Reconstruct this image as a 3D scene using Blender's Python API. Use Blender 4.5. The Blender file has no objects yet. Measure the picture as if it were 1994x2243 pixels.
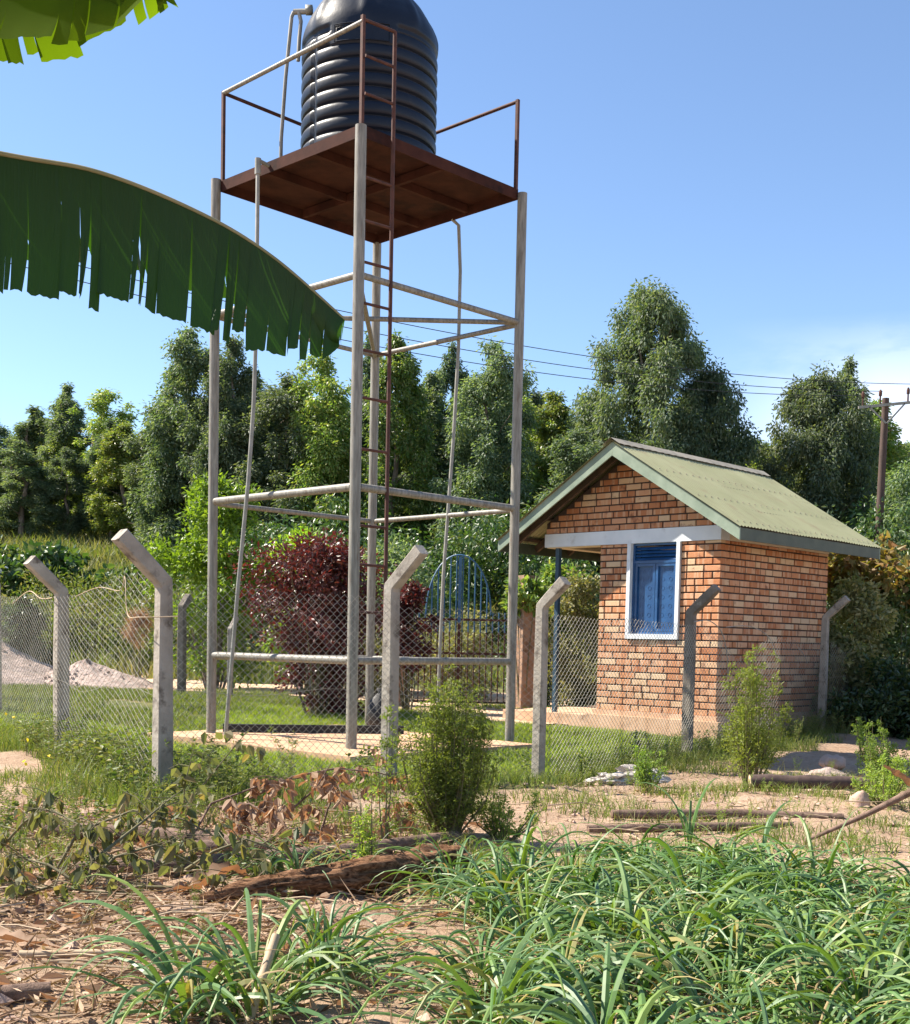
import bpy, math, random
import numpy as np
from mathutils import Vector, Matrix, noise
sc = bpy.context.scene
COL = sc.collection
random.seed(7)
RNG = np.random.default_rng(7)
PI = math.pi

# ---------------------------------------------------------------- camera
TH, RO, EYE = -.0608, .021, 1.15
F_ = Vector((0, math.cos(TH), math.sin(TH))); U0 = Vector((0, -math.sin(TH), math.cos(TH))); R0 = Vector((1, 0, 0))
R_ = R0 * math.cos(RO) + U0 * math.sin(RO); U_ = -R0 * math.sin(RO) + U0 * math.cos(RO)
cd = bpy.data.cameras.new('camera'); cam = bpy.data.objects.new('camera', cd); COL.objects.link(cam)
cam.matrix_world = Matrix(((R_.x, U_.x, -F_.x, 0), (R_.y, U_.y, -F_.y, 0), (R_.z, U_.z, -F_.z, EYE), (0, 0, 0, 1)))
cd.sensor_fit = 'HORIZONTAL'; cd.sensor_width = 36; cd.lens = 2730.9 / 1994 * 36
cd.shift_y = (1571.3 - 1121.5) / 1994
cd.clip_start = .05; cd.clip_end = 3000
sc.camera = cam
# ---------------------------------------------------------------- light
SUN = Vector((.652, -.184, -.7362)).normalized()       # travel direction
SUN_EL = math.asin(-SUN.z); SUN_ROT = math.atan2(-SUN.x, -SUN.y)
w = bpy.data.worlds.new('World'); sc.world = w; w.use_nodes = True
nt = w.node_tree; N = nt.nodes; L = nt.links
for n in list(N): N.remove(n)
wo = N.new('ShaderNodeOutputWorld'); bg = N.new('ShaderNodeBackground'); sky = N.new('ShaderNodeTexSky')
sky.sky_type = 'NISHITA'; sky.sun_disc = False; sky.sun_elevation = SUN_EL; sky.sun_rotation = SUN_ROT % (2 * PI)
sky.altitude = 1200; sky.air_density = 1.0; sky.dust_density = .3; sky.ozone_density = 3.0
bg.inputs[1].default_value = .09
tc = N.new('ShaderNodeTexCoord'); sx = N.new('ShaderNodeSeparateXYZ'); L.new(tc.outputs['Generated'], sx.inputs[0])
def wmath(op, a, b=None, c=None, clamp=False):
    m = N.new('ShaderNodeMath'); m.operation = op; m.use_clamp = clamp
    for i, v in enumerate((a, b, c)):
        if v is None: continue
        if isinstance(v, (int, float)): m.inputs[i].default_value = v
        else: L.new(v, m.inputs[i])
    return m.outputs[0]
mp = N.new('ShaderNodeMapping'); mp.inputs['Scale'].default_value = (3.0, 3.0, 9.0); L.new(tc.outputs['Generated'], mp.inputs[0])
nz = N.new('ShaderNodeTexNoise'); nz.inputs['Scale'].default_value = 2.6; nz.inputs['Detail'].default_value = 7; nz.inputs['Roughness'].default_value = .55
L.new(mp.outputs[0], nz.inputs[0])
# low bank of cloud to the right (direction x rising), fading with height
az = wmath('MULTIPLY_ADD', sx.outputs[0], 8.0, -1.45, True)
hgt = wmath('MULTIPLY_ADD', sx.outputs[2], -12.0, 2.95, True)
lowf = wmath('MULTIPLY', az, hgt)
n2 = wmath('MULTIPLY_ADD', nz.outputs[0], 6.5, -2.5, True)
cm = wmath('MULTIPLY', n2, lowf); cm = wmath('MULTIPLY', cm, .72)
mx = N.new('ShaderNodeMix'); mx.data_type = 'RGBA'; L.new(cm, mx.inputs[0]); L.new(sky.outputs[0], mx.inputs[6]); mx.inputs[7].default_value = (7.2, 7.4, 8.2, 1)
L.new(mx.outputs[2], bg.inputs[0]); L.new(bg.outputs[0], wo.inputs[0])
sl = bpy.data.lights.new('sun', 'SUN'); sl.energy = 5.0; sl.angle = math.radians(.53); sl.color = (1, .915, .79)
so = bpy.data.objects.new('sun', sl); COL.objects.link(so); so.rotation_euler = SUN.to_track_quat('-Z', 'Y').to_euler(); so.location = (-8, 3, 12)
sc.view_settings.view_transform = 'Standard'; sc.view_settings.look = 'None'; sc.view_settings.gamma = 1
sc.view_settings.use_curve_mapping = False; sc.view_settings.exposure = 1.38
sc.render.engine = 'CYCLES'
sc.cycles.max_bounces = 8; sc.cycles.transparent_max_bounces = 8

# ---------------------------------------------------------------- helpers
class MB:
    def __init__(s): s.V = []; s.F = []; s.n = 0; s.M = []
    def add(s, V, F, m=0):
        V = np.asarray(V, float).reshape(-1, 3); F = np.asarray(F, int)
        s.V.append(V); s.F.append(F + s.n); s.M.append((len(F), m)); s.n += len(V); return s
    def box(s, c, size, rz=0, m=0, R=None):
        a, b, h = [q / 2 for q in size]
        V = np.array([[x, y, z] for x in (-a, a) for y in (-b, b) for z in (-h, h)])
        if R is not None: V = V @ np.array(R).T
        elif rz: cs, sn = math.cos(rz), math.sin(rz); V = V @ np.array([[cs, sn, 0], [-sn, cs, 0], [0, 0, 1]])
        return s.add(V + np.array(c), [[0, 1, 3, 2], [4, 6, 7, 5], [0, 4, 5, 1], [2, 3, 7, 6], [0, 2, 6, 4], [1, 5, 7, 3]], m)
    def beam(s, p, q, wd, ht, m=0, up=(0, 0, 1)):
        p = Vector(p); q = Vector(q); d = q - p; l = d.length; d.normalize(); sd = d.cross(Vector(up)).normalized(); u = sd.cross(d)
        R = [[sd[i], d[i], u[i]] for i in range(3)]
        return s.box((p + q) / 2, (wd, l, ht), R=R, m=m)
    def tube(s, pts, r, n=8, m=0, cap=True):
        pts = [Vector(p) for p in pts]; k = len(pts)
        if isinstance(r, (int, float)): r = [r] * k
        t0 = (pts[1] - pts[0]).normalized(); a = t0.orthogonal().normalized(); V = []; t = t0
        for i in range(k):
            t1 = (pts[min(i + 1, k - 1)] - pts[max(i - 1, 0)]).normalized()
            a = t.rotation_difference(t1) @ a; t = t1; a = (a - t * a.dot(t)).normalized(); b = t.cross(a)
            for j in range(n):
                an = 2 * PI * j / n; V.append(pts[i] + (a * math.cos(an) + b * math.sin(an)) * r[i])
        F = [[i * n + j, i * n + (j + 1) % n, (i + 1) * n + (j + 1) % n, (i + 1) * n + j] for i in range(k - 1) for j in range(n)]
        s.add(V, F, m)
        if cap:
            for base, c, rev in ((0, pts[0], 1), ((k - 1) * n, pts[-1], 0)):
                ring = V[base:base + n]; T = [[0, 1 + (j + 1) % n, 1 + j] if rev else [0, 1 + j, 1 + (j + 1) % n] for j in range(n)]
                s.add([c] + ring, T, m)
        return s
    def build(s, name, mats, parent=None, smooth=False, loc=None, rz=0):
        me = bpy.data.meshes.new(name)
        V = np.concatenate(s.V) if s.V else np.zeros((0, 3))
        sizes = np.concatenate([np.full(len(f), f.shape[1]) for f in s.F]); idx = np.concatenate([f.ravel() for f in s.F])
        me.vertices.add(len(V)); me.vertices.foreach_set('co', V.ravel())
        me.loops.add(len(idx)); me.loops.foreach_set('vertex_index', idx)
        me.polygons.add(len(sizes)); st = np.zeros(len(sizes), int); st[1:] = np.cumsum(sizes)[:-1]
        me.polygons.foreach_set('loop_start', st)
        me.polygons.foreach_set('material_index', np.concatenate([np.full(a, b) for a, b in s.M]))
        me.polygons.foreach_set('use_smooth', np.full(len(sizes), bool(smooth)))
        me.update(calc_edges=True); me.validate()
        for m in (mats if isinstance(mats, (list, tuple)) else [mats]): me.materials.append(m)
        return link(name, me, parent, loc, rz)
def link(name, data, parent=None, loc=None, rz=0):
    o = bpy.data.objects.new(name, data); COL.objects.link(o)
    if parent: o.parent = parent
    if loc is not None: o.location = loc
    if rz: o.rotation_euler = (0, 0, rz)
    return o
def tag(o, label=None, cat=None, group=None, kind=None):
    if label: o['label'] = label
    if cat: o['category'] = cat
    if group: o['group'] = group
    if kind: o['kind'] = kind
    return o
def empty(name, loc=(0, 0, 0), rz=0, label=None, cat=None, group=None):
    return tag(link(name, None, None, loc, rz), label, cat, group)
def clone(o, parent=None):
    c = o.copy(); COL.objects.link(c)
    if parent: c.parent = parent
    for ch in o.children: clone(ch, c)
    return c

# ---------------------------------------------------------------- materials
def ramp(nt, fac, stops):
    r = nt.nodes.new('ShaderNodeValToRGB'); nt.links.new(fac, r.inputs[0])
    e = r.color_ramp.elements
    while len(e) < len(stops): e.new(.5)
    for el, (p, c) in zip(e, stops): el.position = p; el.color = (*c, 1)
    return r.outputs[0]
def noise_node(nt, scale, detail=4, stretch=None, coord='Object', rough=.55):
    if coord == 'Position': v = nt.nodes.new('ShaderNodeNewGeometry').outputs['Position']
    else: v = nt.nodes.new('ShaderNodeTexCoord').outputs[coord]
    if stretch:
        m = nt.nodes.new('ShaderNodeMapping'); m.inputs['Scale'].default_value = stretch; nt.links.new(v, m.inputs[0]); v = m.outputs[0]
    t = nt.nodes.new('ShaderNodeTexNoise'); t.inputs['Scale'].default_value = scale; t.inputs['Detail'].default_value = detail; t.inputs['Roughness'].default_value = rough
    nt.links.new(v, t.inputs[0]); return t.outputs[0]
def newmat(name):
    m = bpy.data.materials.new(name); m.use_nodes = True; return m, m.node_tree, m.node_tree.nodes['Principled BSDF']
def mixc(nt, fac, a, b, mode='MIX'):
    m = nt.nodes.new('ShaderNodeMix'); m.data_type = 'RGBA'; m.blend_type = mode
    for i, v in ((0, fac), (6, a), (7, b)):
        if isinstance(v, (int, float)): m.inputs[i].default_value = v
        elif isinstance(v, tuple): m.inputs[i].default_value = (*v, 1)
        else: nt.links.new(v, m.inputs[i])
    return m.outputs[2]
def bump(nt, p, h, dist, strength=1):
    b = nt.nodes.new('ShaderNodeBump'); b.inputs['Distance'].default_value = dist; b.inputs['Strength'].default_value = strength
    nt.links.new(h, b.inputs['Height']); nt.links.new(b.outputs[0], p.inputs['Normal'])
def surf(name, c1, c2, scale=3, rough=.7, stretch=None, bscale=None, bdist=.003, spots=None, metal=0, spec=.5, coord='Object', sfac=(.55, .7)):
    m, nt, p = newmat(name)
    c = ramp(nt, noise_node(nt, scale, 5, stretch, coord), [(.35, c1), (.65, c2)])
    if spots:
        f = ramp(nt, noise_node(nt, spots[1], 5, stretch, coord, .65), [(sfac[0], (0, 0, 0)), (sfac[1], (1, 1, 1))])
        c = mixc(nt, f, c, spots[0])
    nt.links.new(c, p.inputs['Base Color']); p.inputs['Roughness'].default_value = rough; p.inputs['Metallic'].default_value = metal
    p.inputs['Specular IOR Level'].default_value = spec
    if bscale: bump(nt, p, noise_node(nt, bscale, 5, stretch, coord, .65), bdist)
    return m
def leafmat(name, cols, trans=.35, rough=.42, spec=.5, tcol=None, tree=True, vein=False):
    m, nt, p = newmat(name)
    g = nt.nodes.new('ShaderNodeNewGeometry')
    c = ramp(nt, g.outputs['Random Per Island'], [(i / max(1, len(cols) - 1), q) for i, q in enumerate(cols)])
    if tree:
        oi = nt.nodes.new('ShaderNodeObjectInfo'); h = nt.nodes.new('ShaderNodeHueSaturation')
        mr = nt.nodes.new('ShaderNodeMapRange'); mr.inputs[3].default_value = .478; mr.inputs[4].default_value = .515; nt.links.new(oi.outputs['Random'], mr.inputs[0])
        mv = nt.nodes.new('ShaderNodeMapRange'); mv.inputs[3].default_value = .72; mv.inputs[4].default_value = 1.4
        mm = nt.nodes.new('ShaderNodeMath'); mm.operation = 'FRACT'; m2 = nt.nodes.new('ShaderNodeMath'); m2.operation = 'MULTIPLY'; m2.inputs[1].default_value = 7.3
        nt.links.new(oi.outputs['Random'], m2.inputs[0]); nt.links.new(m2.outputs[0], mm.inputs[0]); nt.links.new(mm.outputs[0], mv.inputs[0])
        nt.links.new(mr.outputs[0], h.inputs['Hue']); nt.links.new(mv.outputs[0], h.inputs['Value']); nt.links.new(c, h.inputs['Color']); c = h.outputs[0]
    nt.links.new(c, p.inputs['Base Color']); p.inputs['Roughness'].default_value = rough; p.inputs['Specular IOR Level'].default_value = spec
    t = nt.nodes.new('ShaderNodeBsdfTranslucent')
    tc_ = mixc(nt, 1.0, c, tcol or (1.0, 1.0, .35), 'MULTIPLY'); sc_ = mixc(nt, 1.0, tc_, (1.9, 1.9, 1.9), 'MULTIPLY'); nt.links.new(sc_, t.inputs[0])
    ms = nt.nodes.new('ShaderNodeMixShader'); ms.inputs[0].default_value = trans
    nt.links.new(p.outputs[0], ms.inputs[1]); nt.links.new(t.outputs[0], ms.inputs[2])
    nt.links.new(ms.outputs[0], nt.nodes['Material Output'].inputs[0]); return m

M = {}
M['pipe'] = surf('weathered galvanised pipe', (.155, .143, .118), (.27, .255, .215), 6, .5, (6, 6, .7), 40, .001, ((.13, .095, .065), 5), spec=.4)
M['rust'] = surf('rusty brown steel', (.055, .02, .014), (.10, .036, .023), 9, .8, None, 60, .001, ((.045, .02, .016), 14))
M['deck'] = surf('rusty platform steel', (.034, .012, .009), (.066, .024, .016), 3, .85, None, 30, .002, ((.018, .009, .008), 2.2), spec=.15)
M['tank'] = surf('blue black moulded plastic', (.006, .010, .021), (.010, .015, .027), 2, .42, None, 6, .004, ((.03, .032, .036), 3), spec=.27, sfac=(.62, .9))
M['pvc'] = surf('dull grey plastic pipe', (.20, .20, .17), (.28, .27, .24), 8, .55)
M['conc'] = surf('weathered concrete post', (.26, .232, .195), (.38, .345, .295), 5, .88, None, 40, .006, ((.13, .11, .09), 7), spec=.2, sfac=(.52, .66))
M['concd'] = surf('old dark concrete post', (.12, .105, .085), (.21, .18, .15), 6, .9, None, 50, .004, ((.30, .27, .22), 7), spec=.2)
M['gatepost'] = surf('rendered brown gate post', (.24, .14, .09), (.36, .24, .17), 4, .9, None, 30, .006, ((.12, .08, .055), 5), spec=.2)
M['wire'] = surf('galvanised fence wire', (.20, .185, .155), (.36, .335, .285), 5, .5, spec=.5)
M['slab'] = surf('tan concrete screed', (.44, .27, .165), (.56, .36, .225), 2.5, .88, None, 40, .003, ((.25, .17, .12), 3), spec=.2)
M['black'] = surf('plain black', (.006, .006, .007), (.012, .012, .012), 9, .6)
M['plinth'] = surf('terracotta plaster plinth', (.50, .31, .19), (.60, .40, .27), 3, .85, None, 60, .002, ((.33, .21, .14), 5), spec=.2)
M['mortar'] = surf('dark recessed mortar', (.045, .030, .024), (.075, .05, .04), 20, .95)
M['cream'] = surf('cream plaster', (.62, .52, .38), (.72, .62, .48), 4, .8)
M['white'] = surf('pale painted concrete', (.62, .66, .70), (.72, .75, .78), 2.5, .6, None, 25, .001, ((.45, .45, .44), 4), sfac=(.6, .8))
M['bluepaint'] = surf('blue painted steel', (.012, .06, .17), (.018, .085, .23), 4, .35, None, 20, .0012, ((.03, .11, .26), 6))
M['bluedark'] = surf('dark blue post paint', (.02, .05, .08), (.03, .07, .11), 5, .5)
M['gateblue'] = surf('light blue gate paint', (.035, .10, .20), (.05, .14, .26), 7, .5)
M['board'] = surf('faded green bargeboard paint', (.17, .225, .165), (.25, .31, .235), 3.5, .6, None, 25, .0015, ((.16, .2, .15), 5), sfac=(.6, .8))
M['fascia'] = surf('dark green fascia paint', (.045, .06, .04), (.07, .085, .055), 4, .6, None, 25, .0015)
M['timber'] = surf('dark roof timber', (.045, .03, .02), (.09, .055, .035), 6, .8, None, 30, .003)
M['ridge'] = surf('faded grey brown ridge sheet', (.22, .20, .15), (.34, .30, .23), 4, .6)
M['polewood'] = surf('dark pole timber', (.05, .03, .024), (.09, .055, .043), 8, .8, (3, 3, .4), 40, .003)
M['log'] = surf('grey brown log', (.12, .08, .06), (.24, .16, .12), 5, .85, (5, 5, 5), 30, .006, ((.07, .045, .035), 6), spec=.2)
M['rot'] = surf('rotten fibrous wood', (.10, .045, .022), (.36, .20, .11), 9, .9, (1, 9, 9), 30, .012, ((.025, .012, .008), 7), spec=.15)
M['cut'] = surf('pale cut wood', (.45, .32, .19), (.62, .48, .32), 12, .8)
M['stick'] = surf('dry pale stick', (.33, .24, .15), (.50, .38, .25), 9, .8, None, 60, .001)
M['rock'] = surf('pinkish rock', (.36, .24, .18), (.48, .34, .27), 6, .9, None, 18, .01)
M['gravel'] = surf('pinkish grey aggregate', (.34, .25, .21), (.52, .41, .36), 6, .95, None, 26, .03, ((.2, .14, .11), 14))
M['plastic'] = surf('crumpled white sheet', (.36, .31, .26), (.58, .53, .47), 6, .6)
M['bark'] = surf('eucalyptus bark', (.12, .09, .065), (.24, .19, .15), 5, .85, (3, 3, .5), 20, .01)
M['stem'] = surf('green brown stem', (.10, .085, .04), (.17, .15, .07), 9, .8)
M['soil'] = None
# brick
def brickmat(name, island):
    m, nt, p = newmat(name)
    if island: rnd = nt.nodes.new('ShaderNodeNewGeometry').outputs['Random Per Island']
    else: rnd = nt.nodes.new('ShaderNodeObjectInfo').outputs['Random']
    base = ramp(nt, rnd, [(0, (.41, .16, .075)), (.25, (.49, .215, .10)), (.5, (.53, .25, .13)), (.72, (.58, .31, .18)), (.86, (.62, .40, .24)), (1, (.62, .45, .29))])
    ofs = nt.nodes.new('ShaderNodeVectorMath'); ofs.operation = 'ADD'
    sc1 = nt.nodes.new('ShaderNodeVectorMath'); sc1.operation = 'MULTIPLY'; sc1.inputs[1].default_value = (26, 26, 1.2)
    g = nt.nodes.new('ShaderNodeNewGeometry'); nt.links.new(g.outputs['Position'], sc1.inputs[0])
    sv = nt.nodes.new('ShaderNodeVectorMath'); sv.operation = 'SCALE'; sv.inputs[0].default_value = (31, 57, 83); nt.links.new(rnd, sv.inputs['Scale'])
    nt.links.new(sc1.outputs[0], ofs.inputs[0]); nt.links.new(sv.outputs[0], ofs.inputs[1])
    t = nt.nodes.new('ShaderNodeTexNoise'); t.inputs['Scale'].default_value = .75; t.inputs['Detail'].default_value = 3; nt.links.new(ofs.outputs[0], t.inputs[0])
    f = ramp(nt, t.outputs[0], [(.53, (0, 0, 0)), (.60, (1, 1, 1))])
    fl = mixc(nt, .48, (0, 0, 0), f)
    c = mixc(nt, fl, base, (.64, .45, .30))
    fd = ramp(nt, noise_node(nt, 9, 4, None, 'Position'), [(.58, (0, 0, 0)), (.72, (.75, .75, .75))])
    c = mixc(nt, fd, c, (.20, .075, .045))
    sp = nt.nodes.new('ShaderNodeSeparateXYZ'); nt.links.new(g.outputs['Position'], sp.inputs[0])
    mr = nt.nodes.new('ShaderNodeMapRange'); mr.inputs[1].default_value = .28; mr.inputs[2].default_value = .85; mr.inputs[3].default_value = .75; mr.inputs[4].default_value = 0; nt.links.new(sp.outputs[2], mr.inputs[0])
    dn = nt.nodes.new('ShaderNodeMath'); dn.operation = 'MULTIPLY'; nt.links.new(mr.outputs[0], dn.inputs[0]); nt.links.new(noise_node(nt, 3, 5, (1, 1, .5), 'Position'), dn.inputs[1])
    c = mixc(nt, dn.outputs[0], c, (.46, .24, .12))
    nt.links.new(c, p.inputs['Base Color']); p.inputs['Roughness'].default_value = .85; p.inputs['Specular IOR Level'].default_value = .2
    bump(nt, p, noise_node(nt, 70, 4, None, 'Position'), .0025)
    return m
M['brick'] = brickmat('streaked fired brick', False); M['bricks'] = brickmat('streaked fired bricks', True)
# roof paint
m, nt, p = newmat('olive roof paint')
c = ramp(nt, noise_node(nt, 1.4, 6), [(.3, (.24, .245, .13)), (.7, (.30, .30, .17))])
c = mixc(nt, ramp(nt, noise_node(nt, 5, 6, (3, .4, .4)), [(.5, (0, 0, 0)), (.75, (.55, .55, .55))]), c, (.20, .17, .10)); c = mixc(nt, ramp(nt, noise_node(nt, 3, 6), [(.6, (0, 0, 0)), (.72, (.5, .5, .5))]), c, (.22, .15, .09))
nt.links.new(c, p.inputs['Base Color']); p.inputs['Roughness'].default_value = .55; M['roof'] = m
# leaves
M['euc'] = leafmat('eucalyptus leaves', [(.045, .08, .045), (.08, .125, .07), (.115, .165, .09), (.065, .11, .065), (.20, .25, .17), (.14, .17, .09), (.09, .145, .085)], .38, .50, .35)
M['eucg'] = leafmat('yellow green leaves', [(.08, .14, .03), (.13, .20, .05), (.19, .22, .06), (.10, .17, .04), (.23, .22, .09)], .4, .4, .5)
M['lime'] = leafmat('bright lime leaves', [(.11, .19, .02), (.17, .26, .03), (.21, .29, .035), (.09, .16, .02)], .38, .45, .4)
M['red'] = leafmat('dark red leaves', [(.06, .014, .014), (.11, .025, .025), (.17, .05, .045), (.05, .02, .016), (.13, .065, .045)], .22, .4, .5, (1, .4, .3))
M['feather'] = leafmat('feathery green leaves', [(.12, .18, .035), (.16, .23, .05), (.21, .26, .07), (.13, .20, .04)], .42, .5, .3)
M['weed'] = leafmat('weed leaves', [(.07, .12, .025), (.12, .17, .04), (.19, .20, .07), (.10, .15, .03), (.24, .22, .10)], .3, .55, .3, tree=False)
M['lawn'] = leafmat('short lawn blades', [(.14, .21, .03), (.18, .26, .04), (.24, .29, .06), (.16, .24, .035), (.28, .28, .11)], .38, .5, .3, tree=False)
M['dry'] = leafmat('dry meadow blades', [(.15, .17, .065), (.22, .21, .10), (.12, .15, .05), (.29, .26, .15), (.10, .14, .045)], .3, .6, .2, tree=False)
M['blade'] = leafmat('broad grass blades', [(.07, .15, .035), (.10, .19, .05), (.13, .22, .055), (.18, .25, .05), (.09, .17, .07), (.11, .19, .06), (.06, .13, .045), (.10, .17, .06), (.30, .25, .09)], .19, .46, .36, (1, 1, .25), tree=False)
M['hedge'] = leafmat('dark broad leaves', [(.02, .05, .015), (.035, .075, .02), (.06, .11, .03), (.10, .12, .04)], .25, .4, .6)
M['pale'] = leafmat('pale dusty leaves', [(.13, .15, .06), (.19, .20, .09), (.27, .25, .13), (.10, .13, .045)], .28, .55, .3)
M['yellow'] = leafmat('yellowing leaves', [(.26, .20, .06), (.20, .20, .05), (.33, .23, .09), (.12, .16, .04), (.22, .10, .04)], .3, .5, .3)
M['brown'] = leafmat('dry brown leaves', [(.29, .18, .105), (.38, .26, .165), (.20, .115, .065), (.47, .35, .24)], .22, .6, .2, (1, .7, .45), tree=False)
M['litter'] = leafmat('straw and bark litter', [(.30, .19, .11), (.45, .32, .21), (.18, .10, .06), (.55, .42, .30), (.09, .055, .035), (.38, .25, .16)], .05, .8, .1, tree=False)
M['wilt'] = leafmat('wilted green leaves', [(.08, .10, .045), (.13, .14, .07), (.20, .19, .11), (.06, .08, .03), (.22, .17, .09)], .35, .55, .3, tree=False)
M['straw'] = leafmat('dead grass strands', [(.30, .22, .10), (.42, .33, .18), (.20, .12, .06), (.38, .34, .12)], .2, .6, .2, (1, .9, .5), tree=False)
M['flower'] = leafmat('yellow petals', [(.75, .55, .03), (.8, .65, .05)], .3, .6, .2, (1, 1, .5), tree=False)
M['petal'] = leafmat('white petals', [(.7, .72, .75), (.8, .8, .8)], .2, .6, .2, (1, 1, 1), tree=False)
M['banana'] = leafmat('banana leaf', [(.018, .046, .014), (.024, .058, .016), (.015, .040, .016)], .36, .5, .3, (1.0, 1.25, .12), tree=False)
nt = M['banana'].node_tree; p = nt.nodes['Principled BSDF']; bump(nt, p, noise_node(nt, 5, 3, (14, 3, .5)), .006)
M['banana_backlit'] = leafmat('backlit banana leaf', [(.055, .10, .012), (.075, .12, .015)], .6, .9, .02, (1.0, 1.0, .12), tree=False)  # brighter copy of the leaf; light from behind is put into its colour
M['midrib'] = surf('pale banana midrib', (.17, .17, .08), (.24, .22, .12), 8, .5)

# ---------------------------------------------------------------- terrain
def sstep(a, b, x):
    t = np.clip((x - a) / (b - a), 0, 1); return t * t * (3 - 2 * t)
def gz(x, y):
    x = np.asarray(x, float); y = np.asarray(y, float)
    z = .09 * sstep(16, 20.5, y) + .03 * sstep(20, 30, y)
    z = z - .07 * sstep(9.5, 11, y) * (1 - sstep(14, 16.5, y))
    d = np.clip(y - 30, 0, None)
    z = z + 7.0 * (1 - np.exp(-(d / 21) ** 1.12)) + .02 * d
    z = z + .018 * np.sin(1.9 * x + .7 * y) * np.sin(1.3 * y - .4 * x + 1) + .012 * np.sin(4.1 * x + 2) * np.sin(3.7 * y)
    return z
def G(x, y): return float(gz(x, y))
def grow(a, step, g, end):
    o = [a]; 
    while abs(o[-1]) < abs(end) if a * end >= 0 else True:
        step *= g; nx = o[-1] + (step if end > a else -step); o.append(nx)
        if (end > a and nx > end) or (end < a and nx < end): break
    return o
xs = np.array(sorted(grow(-4.5, .045, 1.06, -420)[1:]) + list(np.arange(-4.5, 4.5, .045)) + grow(4.5, .045, 1.06, 420))
ys = np.array(sorted(grow(2.6, .1, 1.1, -60)[1:]) + list(np.arange(2.6, 11.5, .045)) + grow(11.5, .045, 1.025, 460))
X, Y = np.meshgrid(xs, ys)
Z = gz(X, Y)
near = (np.abs(X) < 7) & (Y > 2) & (Y < 16)
Zn = np.zeros_like(Z)
ii = np.argwhere(near)
for a, b in ii:
    v = Vector((X[a, b], Y[a, b], 0))
    q = noise.fractal(v * 2.2, 1.0, 2.0, 4) * .035
    if Y[a, b] < 11: q += noise.fractal(v * 11, 1.0, 2.0, 3) * .014
    Zn[a, b] = q
Z = Z + Zn
nx_, ny_ = len(xs), len(ys)
V = np.stack([X, Y, Z], -1).reshape(-1, 3)
I = np.arange(nx_ * ny_).reshape(ny_, nx_)
Fq = np.stack([I[:-1, :-1], I[:-1, 1:], I[1:, 1:], I[1:, :-1]], -1).reshape(-1, 4)
m, nt, p = newmat('sandy soil and grass ground')
at = nt.nodes.new('ShaderNodeAttribute'); at.attribute_name = 'turf'
soil = ramp(nt, noise_node(nt, 1.1, 6, None, 'Position'), [(.3, (.31, .215, .145)), (.55, (.40, .285, .20)), (.75, (.49, .365, .265))])
soil = mixc(nt, ramp(nt, noise_node(nt, 16, 6, None, 'Position', .7), [(.5, (0, 0, 0)), (.68, (.8, .8, .8))]), soil, (.24, .14, .09))
turf = ramp(nt, noise_node(nt, 3.5, 6, None, 'Position'), [(.3, (.075, .09, .03)), (.5, (.12, .13, .045)), (.75, (.24, .19, .09))])
f = nt.nodes.new('ShaderNodeMath'); f.operation = 'ADD'; nt.links.new(at.outputs['Fac'], f.inputs[0])
n3 = nt.nodes.new('ShaderNodeMath'); n3.operation = 'MULTIPLY_ADD'; n3.inputs[1].default_value = 1.6; n3.inputs[2].default_value = -.8
nt.links.new(noise_node(nt, 2.2, 6, None, 'Position', .65), n3.inputs[0]); nt.links.new(n3.outputs[0], f.inputs[1]); f.use_clamp = True
ff = ramp(nt, f.outputs[0], [(.35, (0, 0, 0)), (.65, (1, 1, 1))])
c = mixc(nt, ff, soil, turf); nt.links.new(c, p.inputs['Base Color']); p.inputs['Roughness'].default_value = .95; p.inputs['Specular IOR Level'].default_value = .1
bump(nt, p, noise_node(nt, 38, 6, None, 'Position', .7), .02)
M['soil'] = m
mb = MB(); mb.add(V, Fq); gr = mb.build('ground', M['soil'], smooth=True); tag(gr, kind='structure')
def turfiness(x, y):
    x = np.asarray(x, float); y = np.asarray(y, float)
    # fence line distance: strip of weeds and lawn behind it
    yl = fence_y(x)
    t = sstep(-1.6, .4, y - yl + .35 * np.sin(2.1 * x))
    t = np.where(y > 30, .85, t)
    return t
def fence_y(x):
    return np.interp(x, [-12, -4.0, -2.04, -.5, .73, 2.6, 4.96, 9], [22, 12.6, 8.6, 9.9, 10.75, 13.7, 16.9, 22.4])
tv = turfiness(V[:, 0], V[:, 1])
at = gr.data.attributes.new('turf', 'FLOAT', 'POINT'); at.data.foreach_set('value', tv)

# path strip behind the fence
def strip(name, pts, wd, mat, dz, n=60, label=None):
    P = [Vector(p) for p in pts]; V = []; F = []
    tt = np.linspace(0, len(P) - 1, n)
    for k, t in enumerate(tt):
        i = min(int(t), len(P) - 2); c = P[i].lerp(P[i + 1], t - i); d = (P[min(i + 1, len(P) - 1)] - P[i]).normalized(); s = Vector((-d.y, d.x, 0))
        for j in range(9):
            q = c + s * wd * ((j / 8 - .5) + .05 * math.sin(k * 1.7 + j) * (j in (0, 8)))
            V.append((q.x, q.y, G(q.x, q.y) + dz))
    for k in range(n - 1):
        for j in range(8): a = k * 9 + j; F.append((a, a + 1, a + 10, a + 9))
    mb = MB(); mb.add(V, F); o = mb.build(name, mat, smooth=True); tag(o, kind='structure'); return o
M['sand'] = surf('pale packed sand', (.50, .34, .22), (.64, .46, .32), 1.2, .95, None, 20, .02, ((.36, .24, .16), 3), spec=.1, coord='Position')
strip('path', [(-40, 27.5, 0), (-12, 26.8, 0), (-4, 25.4, 0), (-.1, 23.2, 0), (1.3, 20.4, 0)], 4.2, M['sand'], .012)

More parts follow.
